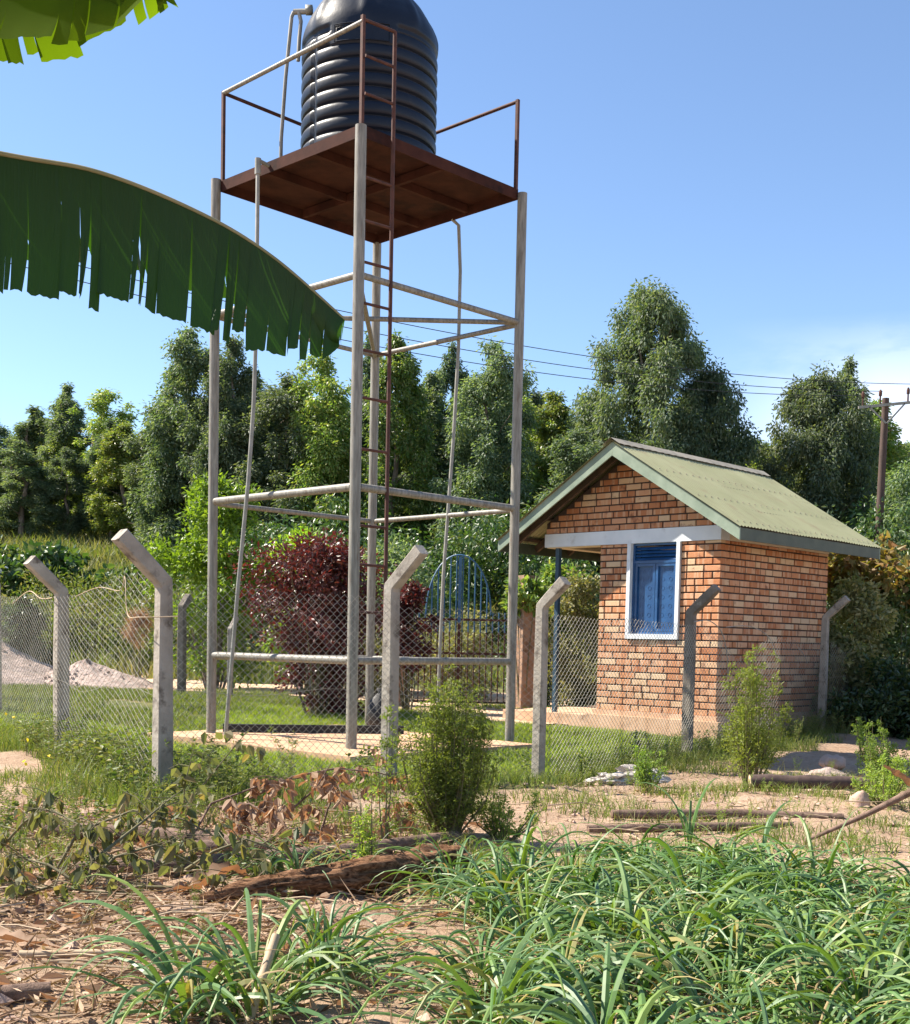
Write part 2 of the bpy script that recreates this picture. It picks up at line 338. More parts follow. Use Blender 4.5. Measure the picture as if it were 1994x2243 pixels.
strip('path', [(-16, 30, 0), (-9, 29.5, 0), (-5.2, 29, 0)], 4.5, M['sand'], .02)
strip('path', [(-1.0, 20.4, 0), (-.1, 19.2, 0), (1.0, 18.4, 0), (2.2, 18.2, 0)], 1.9, M['sand'], .016)
# ---------------------------------------------------------------- leaves
def unit(a): return a / np.maximum(np.linalg.norm(a, axis=-1, keepdims=True), 1e-9)
def leaves(P, D, Ln, Wd, rng=RNG, cup=.0, kind='rhomb', m=0, mb=None):
    """leaf-shaped faces rooted at P pointing along D"""
    n = len(P); D = unit(D); r = unit(rng.normal(size=(n, 3))); S = unit(np.cross(D, r)); Nn = np.cross(S, D)
    Ln = np.broadcast_to(np.asarray(Ln, float), n)[:, None]; Wd = np.broadcast_to(np.asarray(Wd, float), n)[:, None]
    if kind == 'rhomb':
        V = np.stack([P, P + D * Ln * .45 + S * Wd / 2 + Nn * Wd * .15, P + D * Ln, P + D * Ln * .45 - S * Wd / 2 + Nn * Wd * .15], 1)
        F = np.arange(n * 4).reshape(n, 4)
    else:
        c = P + D * Ln * .5 - Nn * Wd * .12
        tip = P + D * Ln + Nn * (-.12 * Ln)
        V = np.stack([P, P + D * Ln * .3 + S * Wd / 2 + Nn * Wd * .15, P + D * Ln * .68 + S * Wd * .36 + Nn * (Wd * .1 - .04 * Ln), tip,
                      P + D * Ln * .68 - S * Wd * .36 + Nn * (Wd * .1 - .04 * Ln), P + D * Ln * .3 - S * Wd / 2 + Nn * Wd * .15], 1)
        b = np.arange(n)[:, None] * 6
        F = np.concatenate([b + np.array([[0, 1, 2, 3]]), b + np.array([[0, 3, 4, 5]])])
    if mb is None: mb = MB()
    mb.add(V.reshape(-1, 3), F, m); return mb
def ball(n, rng=RNG):
    d = unit(rng.normal(size=(n, 3))); return d * (rng.random((n, 1)) ** .45)
def clump_leaves(centres, radii, n, ln, wd, droop=.7, rng=RNG, flat=.85, kind='rhomb', mb=None, m=0):
    radii = np.asarray(radii); pr = radii ** 2 / np.sum(radii ** 2); k = rng.choice(len(centres), n, p=pr)
    b = rng.normal(size=(n, 3)) * .47; b *= np.minimum(1, 1.25 / np.maximum(np.linalg.norm(b, axis=1, keepdims=True), 1e-6)); P = centres[k] + b * radii[k][:, None] * np.array([1, 1, flat])
    D = b * .8 + rng.normal(size=(n, 3)) * .55; D[:, 2] -= droop
    L_ = ln * rng.uniform(.6, 1.25, n); return leaves(P, D, L_, wd * rng.uniform(.7, 1.2, n), rng, kind=kind, mb=mb, m=m)

def prof_euc(t):      # crown radius against height (0..1)
    return np.interp(t, [0, .08, .25, .5, .75, .92, 1], [.45, .85, 1, .97, .78, .48, .12])
def prof_round(t):
    return np.interp(t, [0, .1, .35, .65, .88, 1], [.5, .85, 1, .95, .65, .15])
def prof_spire(t):
    return np.interp(t, [0, .1, .3, .6, .85, 1], [.55, .9, 1, .82, .48, .10])
def crown_mesh(seed, H, R, n, prof, ln, wd, mat, mb=None, nclump=70, trunkfrac=.18, droop=.8, flat=1.75, lump=1.0):
    rng = np.random.default_rng(seed); z0 = H * trunkfrac
    C = []; Rr = []
    leads = [(rng.uniform(-.35, .35) * R, rng.uniform(-.35, .35) * R, rng.uniform(.72, 1.0)) for _ in range(3)]; leads[0] = (0, 0, 1)
    for i in range(nclump):
        ld = leads[rng.integers(3)]; t = rng.random() ** .8; rad = prof(t) * R * (.62 if ld[2] < 1 else .85)
        a = rng.uniform(0, 2 * PI); q = rad * rng.uniform(.45, 1.0)
        C.append((ld[0] * (1 - t * .3) + math.cos(a) * q, ld[1] + math.sin(a) * q, z0 + (H - z0) * t * ld[2])); Rr.append(R * rng.uniform(.09, .27) * (1 - .35 * t) * lump)
    for t in np.linspace(.85, 1.0, 5): C.append((leads[0][0] + rng.normal() * .04, rng.normal() * .04, z0 + (H - z0) * t - .1)); Rr.append(.16 * R * (1.25 - t) + .1)
    return clump_leaves(np.array(C), Rr, n, ln, wd, droop * 1.25, rng, flat)
def trunk_mb(seed, H, R, r0=.11, nb=12):
    rng = random.Random(seed); mb = MB()
    pts = [(0, 0, -.5)] + [(rng.uniform(-.06, .06) * k, rng.uniform(-.06, .06) * k, H * .86 * k / 7) for k in range(1, 8)]
    mb.tube(pts, [r0 * (1.2 - i / 8) for i in range(8)], 7)
    for i in range(nb):
        t = rng.uniform(.2, .85); a = rng.uniform(0, 2 * PI); l = R * rng.uniform(.5, .85) * (1.1 - t * .6); z = H * t
        c = Vector(pts[min(7, int(t * 7))]); c.z = z
        mb.tube([c, c + Vector((math.cos(a) * l * .5, math.sin(a) * l * .5, l * .45)), c + Vector((math.cos(a) * l, math.sin(a) * l, l * .75))], [r0 * .4 * (1.1 - t), r0 * .25 * (1.1 - t), .01], 5)
    return mb
PROT = []
def proto_tree(seed, H, R, n, prof, mat, ln=.155, wd=.058, tf=.06, ncl=70, droop=.8, flat=1.6, lump=1.0):
    ncl = int(ncl * 1.7 / lump)
    me = crown_mesh(seed, H, R, int(n * 2.3), prof, ln, wd, mat, nclump=ncl, trunkfrac=tf, droop=droop, flat=flat, lump=lump).build('crown', mat); tk = trunk_mb(seed, H, R).build('trunk', M['bark'], smooth=True)
    d = (me.data, tk.data, H, R); bpy.data.objects.remove(me); bpy.data.objects.remove(tk); return d
T = {
 'euc0': proto_tree(1, 10, 2.0, 21000, prof_euc, M['euc'], ncl=80), 'euc1': proto_tree(2, 10, 1.8, 21000, prof_euc, M['euc'], ncl=64),
 'euc2': proto_tree(3, 9, 1.5, 16000, prof_spire, M['euc'], ncl=60, tf=.14), 'big': proto_tree(4, 11, 3.1, 46000, prof_round, M['euc'], .17, .06, .1, 120, flat=1.15, lump=.9),
 'yel0': proto_tree(5, 9, 1.8, 18000, prof_euc, M['eucg'], ncl=62), 'yel1': proto_tree(6, 8.5, 1.5, 14000, prof_spire, M['eucg'], ncl=52, tf=.14),
 'rnd0': proto_tree(7, 8, 2.7, 28000, prof_round, M['euc'], .17, .06, .05, 95, flat=1.2, lump=.95), 'rnd1': proto_tree(8, 8, 2.3, 22000, prof_round, M['eucg'], .17, .06, .08, 80),
}
def tree(kind, x, y, ztop, rad, label, group='trees of the wood behind the compound', rz=None):
    cr, tk, H, R = T[kind]; z = G(x, y); h = ztop - .45 - z
    o = empty('eucalyptus_tree' if kind[0] in 'eyb' else 'leafy_tree', (x, y, z), rz if rz is not None else random.uniform(0, 6.28), label, 'tree', group)
    rad *= 1.22; s = (rad / R, rad / R, h / H)
    for nm, d in (('crown', cr), ('trunk', tk)):
        c = link(nm, d, o)
        c.scale = s
    return o
TREES = [ # kind, x, y, top, radius, label
 ('euc1', -21.6, 58, 11.4, 1.5, 'dark slim tree cut by the left edge of the picture, rising above its neighbours'),
 ('euc0', -20.6, 56, 9.6, 1.7, 'low grey green tree second from the left edge of the wood'),
 ('euc2', -18.2, 54, 11.2, 1.6, 'tree left of the pair of thin spires on the left skyline'),
 ('euc2', -16.6, 53, 12.0, 1.35, 'thin spired tree, tallest point of the far left skyline'),
 ('yel0', -14.2, 50, 11.2, 1.9, 'yellow green rounded tree right of the thin spires on the left'),
 ('yel1', -12.5, 47, 9.4, 1.3, 'short pointed yellow green tree in front at the middle of the left wood'),
 ('yel1', -11.9, 52, 11.3, 1.5, 'pale tipped tree just left of the tall dark tree behind the left tower leg'),
 ('euc0', -8.9, 42, 11.7, 1.75, 'tall dark tree whose top stands behind the left tower leg'),
 ('euc1', -7.45, 41, 11.2, 1.2, 'tall dark tree immediately right of the left tower leg'),
 ('euc1', -10.3, 43, 8.9, 1.4, 'mid height tree left of the tall dark tree by the left tower leg'),
 ('euc0', -5.6, 40, 9.9, 1.7, 'silver green tree right of the long sloping pipe under the banana leaf tip'),
 ('yel0', -4.3, 40, 10.7, 1.6, 'light green tree directly below the banana leaf tip'),
 ('euc2', -3.0, 42, 11.7, 1.1, 'slim pale tree just left of the near tower leg'),
 ('yel1', -2.1, 39, 10.9, 1.3, 'narrow tree seen between the near tower leg and the ladder'),
 ('euc1', -1.0, 41, 10.2, 1.3, 'dark tree just right of the ladder'),
 ('euc2', -.35, 44, 11.9, .95, 'thin topped tree rising highest between ladder and right tower leg'),
 ('euc0', .95, 38, 10.5, 1.55, 'tall mottled tree left of the right tower leg with grey pipe before it'),
 ('yel0', 2.1, 41, 9.5, 1.4, 'low light green tree behind the right tower leg'),
 ('yel1', 3.0, 42, 9.9, 1.2, 'small bright tree between the right tower leg and the biggest tree'),
 ('euc0', 3.4, 35, 7.5, 1.6, 'pale grey green tree low down above the left roof slope'),
 ('big', 5.25, 36.5, 11.7, 2.0, 'biggest broad dark tree of the wood, right above the brick hut'),
 ('rnd0', 7.2, 36, 9.4, 1.6, 'dark right shoulder tree beside the biggest tree above the hut roof'),
 ('yel0', 10.0, 48, 9.9, 1.8, 'distant pale tree in the dip of the skyline under the cloud'),
 ('rnd1', 8.9, 39, 7.8, 1.7, 'low dark yellow tree above the far end of the roof'),
 ('rnd0', 10.6, 37, 9.5, 1.75, 'silvery broad tree left of the utility pole'),
 ('euc2', 11.6, 38, 10.3, 1.0, 'tree with a thin tuft on top just left of the utility pole'),
 ('yel1', 13.2, 40, 9.4, 1.6, 'light green tree right of the utility pole at the right edge'),
 ('rnd0', 12.9, 34, 7.0, 1.9, 'blue green tree low at the right edge behind the pole'),
]
for a in TREES: tree(*a)
k = 0
for (x0, x1, y, zt) in ((-27, -11, 60, 10.6), (-25, -10, 53, 9.9), (-22, -8.8, 49, 8.9), (-13, 4, 50, 11.0), (3, 18, 46, 9.2), (-9.5, 3.5, 45, 10.2), (4, 14.5, 41, 7.8), (-24, -12.5, 57, 9.0)):
    x = x0
    while x < x1:
        x += random.uniform(1.5, 2.3); k += 1
        tree((['euc2', 'euc1', 'yel1', 'euc2', 'euc0', 'yel1'] if x < -8 else ['euc0', 'euc1', 'yel0', 'rnd1', 'euc2', 'yel1'])[random.randrange(6)], x, y + random.uniform(-1.5, 1.5), zt + random.uniform(-1, .9), random.uniform(.95, 1.35) if x < -8.5 else random.uniform(1.5, 2.0),
             'eucalyptus of the back rows, filling the wood behind the front trees', 'back row trees of the wood')
# lower leafage of the wood edge
rng = np.random.default_rng(11)
def mass(name, n, xr, yr, hfun, ln, wd, mat, droop=.6, kind='rhomb', ncl=160, rad=.6, label=None, kindtag='stuff', seed=3, zmin=0):
    rng = np.random.default_rng(seed); cx = rng.uniform(*xr, ncl); cy = rng.uniform(*yr, ncl) if not callable(yr) else yr(cx, rng)
    hh = np.array([hfun(a, b) for a, b in zip(cx, cy)]); cz = gz(cx, cy) + zmin + (hh - zmin) * rng.random(ncl) ** .7
    o = clump_leaves(np.stack([cx, cy, cz], 1), rng.uniform(.6, 1.2, ncl) * rad, n, ln, wd, droop, rng, .8, kind).build(name, mat)
    tag(o, label, None, None, kindtag); return o
mass('undergrowth', 52000, (-6.0, 16), (32, 35.5), lambda x, y: 3.0 + .7 * math.sin(x * 1.3), .17, .07, M['hedge'], ncl=330, rad=.75, seed=21)
mass('undergrowth', 16000, (-6.5, -1), (31, 33), lambda x, y: 2.0 + .6 * math.sin(x * 2.1), .17, .07, M['euc'], ncl=120, rad=.6, seed=22)
mass('undergrowth', 14000, (8, 16), (29, 33), lambda x, y: 3.3, .17, .07, M['euc'], ncl=120, rad=.8, seed=23)
# ---------------------------------------------------------------- brick hut
HY = .8123; HO = (3.304, 15.792, 0)
hut = empty('brick_hut', HO, HY, 'small brick hut with green gabled roof and blue window', 'building')
RZ = lambda y, top=3.80: top - .6195 * abs(y - 1.40)
BW, BD, LY = 1.886, 2.864, 2.845
mb = MB(); mb.box((BD / 2, .95, -.02), (BD + .2, 2.1, .44)); mb.box((1.2, 2.75, -.02), (2.6, 1.5, .40)); mb.build('plinth', M['plinth'], hut)
mb = MB(); mb.box((BD / 2, BW / 2, .232), (BD + .07, BW + .07, .07)); mb.build('plinth_step', M['plinth'], hut)
# wall core (mortar)
fw = MB()
def core(y0, y1, z0, z1, x0=.012, x1=.2): fw.box(((x0 + x1) / 2, (y0 + y1) / 2, (z0 + z1) / 2), (x1 - x0, y1 - y0, z1 - z0))
core(.012, .64, .267, 2.5); core(1.43, BW - .012, .267, 2.5); core(.641, 1.429, .267, 1.24)
fw.box((BD / 2 + .106, .106, 1.39), (BD - .224, .188, 2.24)); fw.box((BD / 2 + .106, BW - .1, 1.39), (BD - .224, .176, 2.24)); fw.box((BD - .1, BW / 2, 1.39), (.176, BW - .39, 2.24))
V = [(.012, 0.0, 2.684), (.012, LY, 2.684), (.012, LY, RZ(LY, 3.73)), (.012, 1.4, 3.72), (.012, 0, RZ(0, 3.73))]; V += [(.2, b, c_) for a, b, c_ in V]
fw.add(V[:5] + V[5:], [[0, 1, 2, 3], [5, 8, 7, 6], [0, 5, 6, 1], [1, 6, 7, 2], [2, 7, 8, 3], [3, 8, 9, 4], [4, 9, 5, 0]]); fw.add([V[0], V[3], V[4]], [[0, 1, 2]]); fw.add([V[5], V[8], V[9]], [[0, 2, 1]])
wall = fw.build('wall', M['mortar'], hut)
# bricks
CH = .0877; JT = .0185
allb = []   # (kind, centre, length, height, axis)
rb = random.Random(5)
def course(z, segs, axis, z1=None, first=None):
    h = (z1 or z + CH - JT) - z
    for (a, b, clip) in segs:
        p = a
        while p < b - .03:
            l = rb.choice([.235] * 9 + [.112, .112, .17])
            if p == a and first: l = first
            if p + l > b - .05: l = b - p
            if l > .02: allb.append((axis, p, min(p + l, b), z, z + h))
            p += l + JT * (1.0)
nc = int((2.5 - .268) / CH)
for i in range(nc + 1):
    z = .270 + i * CH; zt = min(z + CH - JT, 2.497)
    if zt - z < .02: continue
    o_ = 0 if i % 2 else .0
    st = 0.0 if i % 2 else 0.0
    segs = []
    for a, b in ([(0, BW)] if zt < 1.235 else [(0, .585), (1.425, BW)]):
        segs.append((a, b, 0))
    course(z, segs, 'y', zt, .235 if i % 2 else .105)
    course(z, [(.105, BD, 0)], 'x', zt, .112 if i % 2 else .235)
for i in range(12):
    z = 2.690 + i * CH; zt = z + CH - JT
    half = (3.70 - zt) / .6195
    if half < .06: break
    a, b = max(0.0, 1.40 - half), min(LY, 1.40 + half)
    course(z, [(a, b, 0)], 'y', zt, .235 if i % 2 else .12)
bm_cache = {}
def brick_mesh(axis, l, h):
    key = (axis, round(l, 3), round(h, 3))
    if key not in bm_cache:
        d = .10; c = .004; mb = MB(); x, y, z = (d, l, h) if axis == 'y' else (l, d, h)
        # box with chamfered outer face
        a, b, hh = x / 2, y / 2, z / 2
        if axis == 'y': V = [(a, -b, -hh), (a, b, -hh), (a, b, hh), (a, -b, hh), (-a + c, -b, -hh), (-a + c, b, -hh), (-a + c, b, hh), (-a + c, -b, hh), (-a, -b + c, -hh + c), (-a, b - c, -hh + c), (-a, b - c, hh - c), (-a, -b + c, hh - c)]
        else: V = [(-a, b, -hh), (a, b, -hh), (a, b, hh), (-a, b, hh), (-a, -b + c, -hh), (a, -b + c, -hh), (a, -b + c, hh), (-a, -b + c, hh), (-a + c, -b, -hh + c), (a - c, -b, -hh + c), (a - c, -b, hh - c), (-a + c, -b, hh - c)]
        F = [[0, 1, 2, 3]] + [[i, 4 + i, 4 + (i + 1) % 4, (i + 1) % 4] for i in range(4)] + [[4 + i, 8 + i, 8 + (i + 1) % 4, 4 + (i + 1) % 4] for i in range(4)] + [[8, 11, 10, 9]]
        mb.add(V, F); bm_cache[key] = (mb, None)
    return key
cnt = 0; rest = MB(); meshes = {}
allb.sort(key=lambda b: (0 if b[0] == 'y' else 1, -b[3]))
for axis, p0, p1, z0, z1 in allb:
    l = max(.02, p1 - p0); key = brick_mesh(axis, l, z1 - z0); pr = rb.uniform(-.003, .003)
    c = (.05 - .0 + pr, (p0 + p1) / 2, (z0 + z1) / 2) if axis == 'y' else ((p0 + p1) / 2, .05 + pr, (z0 + z1) / 2)
    if cnt < 300:
        if key not in meshes: o = bm_cache[key][0].build('brick', M['brick'], wall); meshes[key] = o.data
        else: o = link('brick', meshes[key], wall)
        o.location = c; cnt += 1
    else:
        mbk = bm_cache[key][0]; rest.add(mbk.V[0] + np.array(c), mbk.F[0])
if rest.n: tag(rest.build('brick', M['bricks'], wall), kind='stuff')
# lintel, ring beam
mb = MB(); mb.box((.085, 1.425, 2.591), (.21, 2.86, .182)); mb.build('lintel', M['white'], hut)
mb = MB(); mb.box((BD / 2 + .095, .09, 2.591), (BD - .19, .196, .182)); mb.box((BD / 2 + .095, LY - .1, 2.591), (BD - .19, .19, .182)); mb.box((BD - .1, 1.4, 2.591), (.19, 2.4, .182)); mb.build('ring_beam', M['cream'], hut)
mb = MB(); mb.box((.10, 2.365, 2.494), (.17, .94, .008)); mb.build('lintel_soffit', M['cream'], hut)
mb = MB(); mb.beam((.08, 2.68, .18), (.08, 2.68, 2.5), .06, .06, up=(0, 1, 0)); mb.build('porch_post', M['bluedark'], hut)
mb = MB(); mb.beam((2.6, 2.68, .18), (2.6, 2.68, 2.5), .06, .06, up=(0, 1, 0)); mb.build('porch_post', M['bluedark'], hut)
# window
wn = MB()
for (y0, y1, z0, z1) in ((.59, .645, 1.235, 2.5), (1.365, 1.42, 1.235, 2.5), (.645, 1.365, 1.235, 1.302)):
    wn.box((.085, (y0 + y1) / 2, (z0 + z1) / 2), (.235, y1 - y0, z1 - z0))
win = wn.build('window', M['white'], hut)
fr = MB(); XW = .055
for (y0, y1, z0, z1) in ((.646, .676, 1.303, 2.498), (1.334, 1.364, 1.303, 2.498), (.676, 1.334, 1.303, 1.333), (.676, 1.334, 2.468, 2.498), (.676, 1.334, 2.235, 2.272)):
    fr.box((XW, (y0 + y1) / 2, (z0 + z1) / 2), (.05, y1 - y0, z1 - z0))
fr.build('frame', M['bluepaint'], win)
for i in range(4):
    mb = MB(); z = 2.295 + i * .045; mb.box((XW, 1.005, z), (.006, .656, .05), R=Matrix.Rotation(.75, 3, 'Y')); mb.build('louvre', M['bluepaint'], win)
for s_ in (0, 1):
    y0 = .679 + s_ * .329; y1 = y0 + .322; z0, z1 = 1.336, 2.232; mb = MB(); x = XW + .002
    for (a, b, c_, d) in ((y0, y0 + .038, z0, z1), (y1 - .038, y1, z0, z1), (y0 + .038, y1 - .038, z0, z0 + .038), (y0 + .038, y1 - .038, z1 - .038, z1)):
        mb.box((x, (a + b) / 2, (c_ + d) / 2), (.04, b - a, d - c_))
    mb.box((x + .01, (y0 + y1) / 2, (z0 + z1) / 2), (.004, y1 - y0 - .07, z1 - z0 - .07))
    for j in range(7):
        for i in range(2):
            cy, cz = y0 + .10 + i * .122, z0 + .10 + j * .118
            mb.tube([(x + .007, cy + .026 * math.cos(a), cz + .026 * math.sin(a)) for a in np.linspace(0, 2 * PI, 13)], .0028, 4, cap=False)
    mb.build('sash', M['bluepaint'], win, smooth=False)
# roof
X0, X1 = -.457, 3.372
def slope(side):
    V = []; F = []; n = 404; ye = -.545 if side < 0 else 3.375
    rows = np.linspace(0, 1, 7)
    for i in range(n):
        x = X0 - .03 + (X1 - X0 + .06) * i / (n - 1); dz = .007 * math.sin(2 * PI * x / .0762)
        for r in rows:
            y = 1.40 + (ye - 1.40) * r; V.append((x, y, RZ(y) + .012 + dz + .004 * math.sin(3 * x + 2 * r)))
    m_ = len(rows)
    for i in range(n - 1):
        for j in range(m_ - 1): a = i * m_ + j; F.append((a, a + m_, a + m_ + 1, a + 1) if side < 0 else (a, a + 1, a + m_ + 1, a + m_))
    mb = MB(); mb.add(V, F); mb.add(np.array(V) - np.array([0, 0, .002]), [f[::-1] for f in F])
    return mb
rf = slope(-1).build('roof', M['roof'], hut, smooth=True)
slope(1).build('roof_sheet', M['roof'], rf, smooth=True)
mb = MB()
for s_ in (-1, 1):
    n = 120; V = []; 
    for i in range(n):
        x = X0 - .04 + (X1 - X0 + .08) * i / (n - 1)
        jag = .004 * math.sin(i * 2.1)
        V += [(x, 1.40, 3.842), (x, 1.40 + s_ * (.14 + jag), 3.842 - .6195 * .14 - .004 + .003 * math.sin(i * 1.3))]
    F = [(2 * i, 2 * i + 1, 2 * i + 3, 2 * i + 2) if s_ > 0 else (2 * i, 2 * i + 2, 2 * i + 3, 2 * i + 1) for i in range(n - 1)]
    mb.add(V, F)
mb.build('ridge_cap', M['ridge'], rf)
mb = MB()
for r in (.07, .36, .66, .95):
    y = 1.4 - 1.94 * r
    for k in range(25):
        x = X0 + .08 + k * .1524; mb.box((x, y, RZ(y) + .028), (.011, .011, .012))
tag(mb.build('roof_screws', M['ridge'], rf), kind='stuff')
def board(name, p, q, mat, th=.024, hh=.155):
    mb = MB(); P = Vector(p); Q = Vector(q); mb.beam(P, Q, th, hh); mb.build(name, mat, hut)
for x in (X0 + .012, X1 - .012):
    for (ye) in (-.53, 3.35):
        mb = MB(); a, b = RZ(1.4) - .012, RZ(ye) - .012; e = .012 if x < 0 else -.012
        s = 1 if ye > 0 else -1; y0 = 1.4 + s * .001
        V = [(x - .012, y0, a - .175), (x - .012, y0, a), (x - .012, ye, b), (x - .012, ye, b - .15)]; V += [(x + .012, v[1], v[2]) for v in V]
        F = [[0, 1, 2, 3], [4, 7, 6, 5], [0, 3, 7, 4], [1, 5, 6, 2], [2, 6, 7, 3], [0, 4, 5, 1]]
        if s > 0: F = [f[::-1] for f in F]
        mb.add(V, F); mb.build('bargeboard', M['board'], hut)
for ye, z in ((-.518, RZ(-.53) - .085), (3.338, RZ(3.35) - .085)):
    mb = MB(); mb.box(((X0 + X1) / 2, ye, z), (X1 - X0 - .052, .022, .145)); mb.build('fascia', M['fascia'], hut)
for x in (-.22, .35, 1.1, 1.9, 2.7, 3.2):
    for s_ in (-1, 1):
        ye = -.5 if s_ < 0 else 3.32; mb = MB(); mb.beam((x, 1.4, RZ(1.4) - .10), (x, ye, RZ(ye) - .10), .05, .09, up=(0, -s_ * .53, .85)); mb.build('rafter', M['timber'], hut)
for s_ in (-1, 1):
    for t in (.1, .42, .74, .97):
        y = 1.4 + s_ * 1.9 * t; mb = MB(); mb.box(((X0 + X1) / 2, y, RZ(y) - .028), (X1 - X0 - .06, .05, .045)); mb.build('purlin', M['timber'], hut)
for x in (1.1, 2.7):
    mb = MB(); mb.beam((x, 2.84, 2.66), (x, 3.3, 2.60), .05, .09); mb.build('tie', M['timber'], hut)
mb = MB(); mb.box((1.5, 2.365, 2.72), (2.6, .94, .012)); mb.build('porch_ceiling', M['timber'], hut)

# ---------------------------------------------------------------- water tower
tw = empty('water_tower', (-1.105, 14.62, 0), 0, 'tall steel pipe tower with rusty square platform, ladder and railing', 'water tower')
TO = Vector((-1.105, 14.62, 0)); tw_inv = lambda p: Vector(p) - TO
F0, L0, R1, B0 = Vector((-1.07, 12.875, 0)), Vector((-2.86, 14.59, 0)), Vector((.648, 14.65, 0)), Vector((-1.13, 16.375, 0))
def zz(v, z): return Vector((v.x, v.y, z)) - TO
UL = (L0 - F0).normalized(); UR = (R1 - F0).normalized()
for v, r, zt in ((F0, .058, 6.31), (L0, .056, 6.36), (R1, .056, 6.30), (B0, .056, 6.24)):
    mb = MB(); mb.tube([zz(v, -.12), zz(v, 2), zz(v, 4), zz(v, zt)], r, 20); mb.build('leg', M['pipe'], tw, smooth=False)
    tw.children[-1].data.polygons.foreach_set('use_smooth', [len(pp.vertices) == 4 for pp in tw.children[-1].data.polygons])
def pipe(a, b, r, name='rail', mat='pipe', n=14, par=None, inset=.05):
    a = Vector(a); b = Vector(b); d = (b - a).normalized(); mb = MB(); mb.tube([a + d * inset, b - d * inset], r, n); return mb.build(name, M[mat], par or tw, smooth=True)
for z, rf_, rb_ in ((.93, .042, .032), (2.71, .043, .030), (4.84, .036, .029)):
    pipe(zz(F0, z), zz(L0, z), rf_); pipe(zz(F0, z), zz(R1, z), rf_ * .95); pipe(zz(L0, z - .02), zz(B0, z - .02), rb_); pipe(zz(R1, z - .02), zz(B0, z - .02), rb_)
pipe(zz(L0, 4.84), zz(R1, 4.84), .028, 'brace'); pipe(zz(F0, 4.80), zz(B0, 4.80), .028, 'brace')
# platform
C4 = [F0 + (UL + UR) * .035, R1 + (UL - UR) * .035, B0 - (UL + UR) * .0, L0 + (UR - UL) * .035]
pf = MB(); V = [zz(c, 6.225) for c in C4] + [zz(c, 6.345) for c in C4]
ins = [zz(c, 6.225) for c in [F0 + (UL + UR) * .05, R1 + (UL - UR) * .05, B0 - (UL + UR) * .015, L0 + (UR - UL) * .05]]
insu = [Vector((v.x, v.y, 6.335)) for v in ins]
A = V + ins + insu
Fz = [[4, 5, 6, 7]] + [[i, (i + 1) % 4, 4 + (i + 1) % 4, 4 + i] for i in range(4)] + [[8 + i, 8 + (i + 1) % 4, (i + 1) % 4, i] for i in range(4)] + [[12 + i, 12 + (i + 1) % 4, 8 + (i + 1) % 4, 8 + i] for i in range(4)] + [[12, 15, 14, 13]]
pf.add(A, Fz); plat = pf.build('platform', M['deck'], tw)
def q4(u, v, z): # u along left, v along right (0..1)
    return zz(F0 + (L0 - F0) * u + (R1 - F0) * v, z)
for u in (.33, .66): mb = MB(); mb.beam(q4(u, .03, 6.285), q4(u, .97, 6.285), .05, .09); mb.build('beam', M['deck'], plat)
for v in (.5,): mb = MB(); mb.beam(q4(.03, v, 6.275), q4(.97, v, 6.275), .05, .09); mb.build('beam', M['deck'], plat)
# railing
def post(u, v, z1=7.34, z0=6.33, name='guard_post', mat='rust'):
    mb = MB(); p = q4(u, v, 0); mb.box((p.x, p.y, (z0 + z1) / 2), (.036, .036, z1 - z0), rz=HY); return mb.build(name, M[mat], tw)
post(.02, .02, 7.42); post(.975, .02); post(.02, .975); post(.97, .97)
pipe(q4(.02, .02, 7.36), q4(.975, .02, 7.32), .024, 'guard_rail', inset=0); pipe(q4(.975, .02, 7.32), q4(.97, .97, 7.30), .020, 'guard_rail', 'rust', inset=0); pipe(q4(.97, .97, 7.30), q4(.02, .975, 7.32), .020, 'guard_rail', 'rust', inset=0)
# ladder on the right-hand face
ld_ = empty('ladder'); ld_.parent = tw
LT = .168
po = (UL * -.03)
mb = MB(); mb.tube([q4(-.012, LT, .95), q4(-.012, LT, 7.36)], .021, 8); mb.build('ladder_rail', M['rust'], ld_, smooth=True)
pipe(q4(.02, .02, 7.38), q4(-.012, LT, 7.36), .017, 'ladder_rung', 'rust', par=ld_, inset=0)
for z in (7.01, 6.64, 5.82, 5.39, 4.98, 4.57, 4.10, 3.62, 3.10, 2.32, 1.92, 1.43):
    pipe(q4(0, .018, z), q4(-.012, LT, z), .015, 'ladder_rung', 'rust', par=ld_, inset=0)
# pipes
mb = MB(); P = [(-2.16, 13.98, 6.30), (-2.25, 13.86, 6.31), (-2.262, 13.85, 6.24), (-2.262, 13.85, 4.49), (-2.28, 13.85, 3.7), (-2.33, 13.85, 2.86), (-2.43, 13.85, 1.71), (-2.56, 13.85, -.04)]
mb.tube([Vector(p) - TO for p in P], .023, 10); mb.tube([Vector((-2.262, 13.85, 6.16)) - TO, Vector((-2.262, 13.85, 6.33)) - TO], .034, 10); mb.build('overflow_pipe', M['pvc'], tw, smooth=True)
P = [(-.16, 15.4, 6.24), (-.08, 15.4, 6.17), (-.05, 15.4, 5.63), (-.052, 15.4, 4.68), (-.09, 15.4, 3.65), (-.135, 15.4, 2.8), (-.18, 15.4, 1.95), (-.205, 15.4, .96), (-.22, 15.4, -.05)]
mb = MB(); mb.tube([Vector(p) - TO for p in P], .021, 10); mb.build('supply_pipe', M['pvc'], tw, smooth=True)

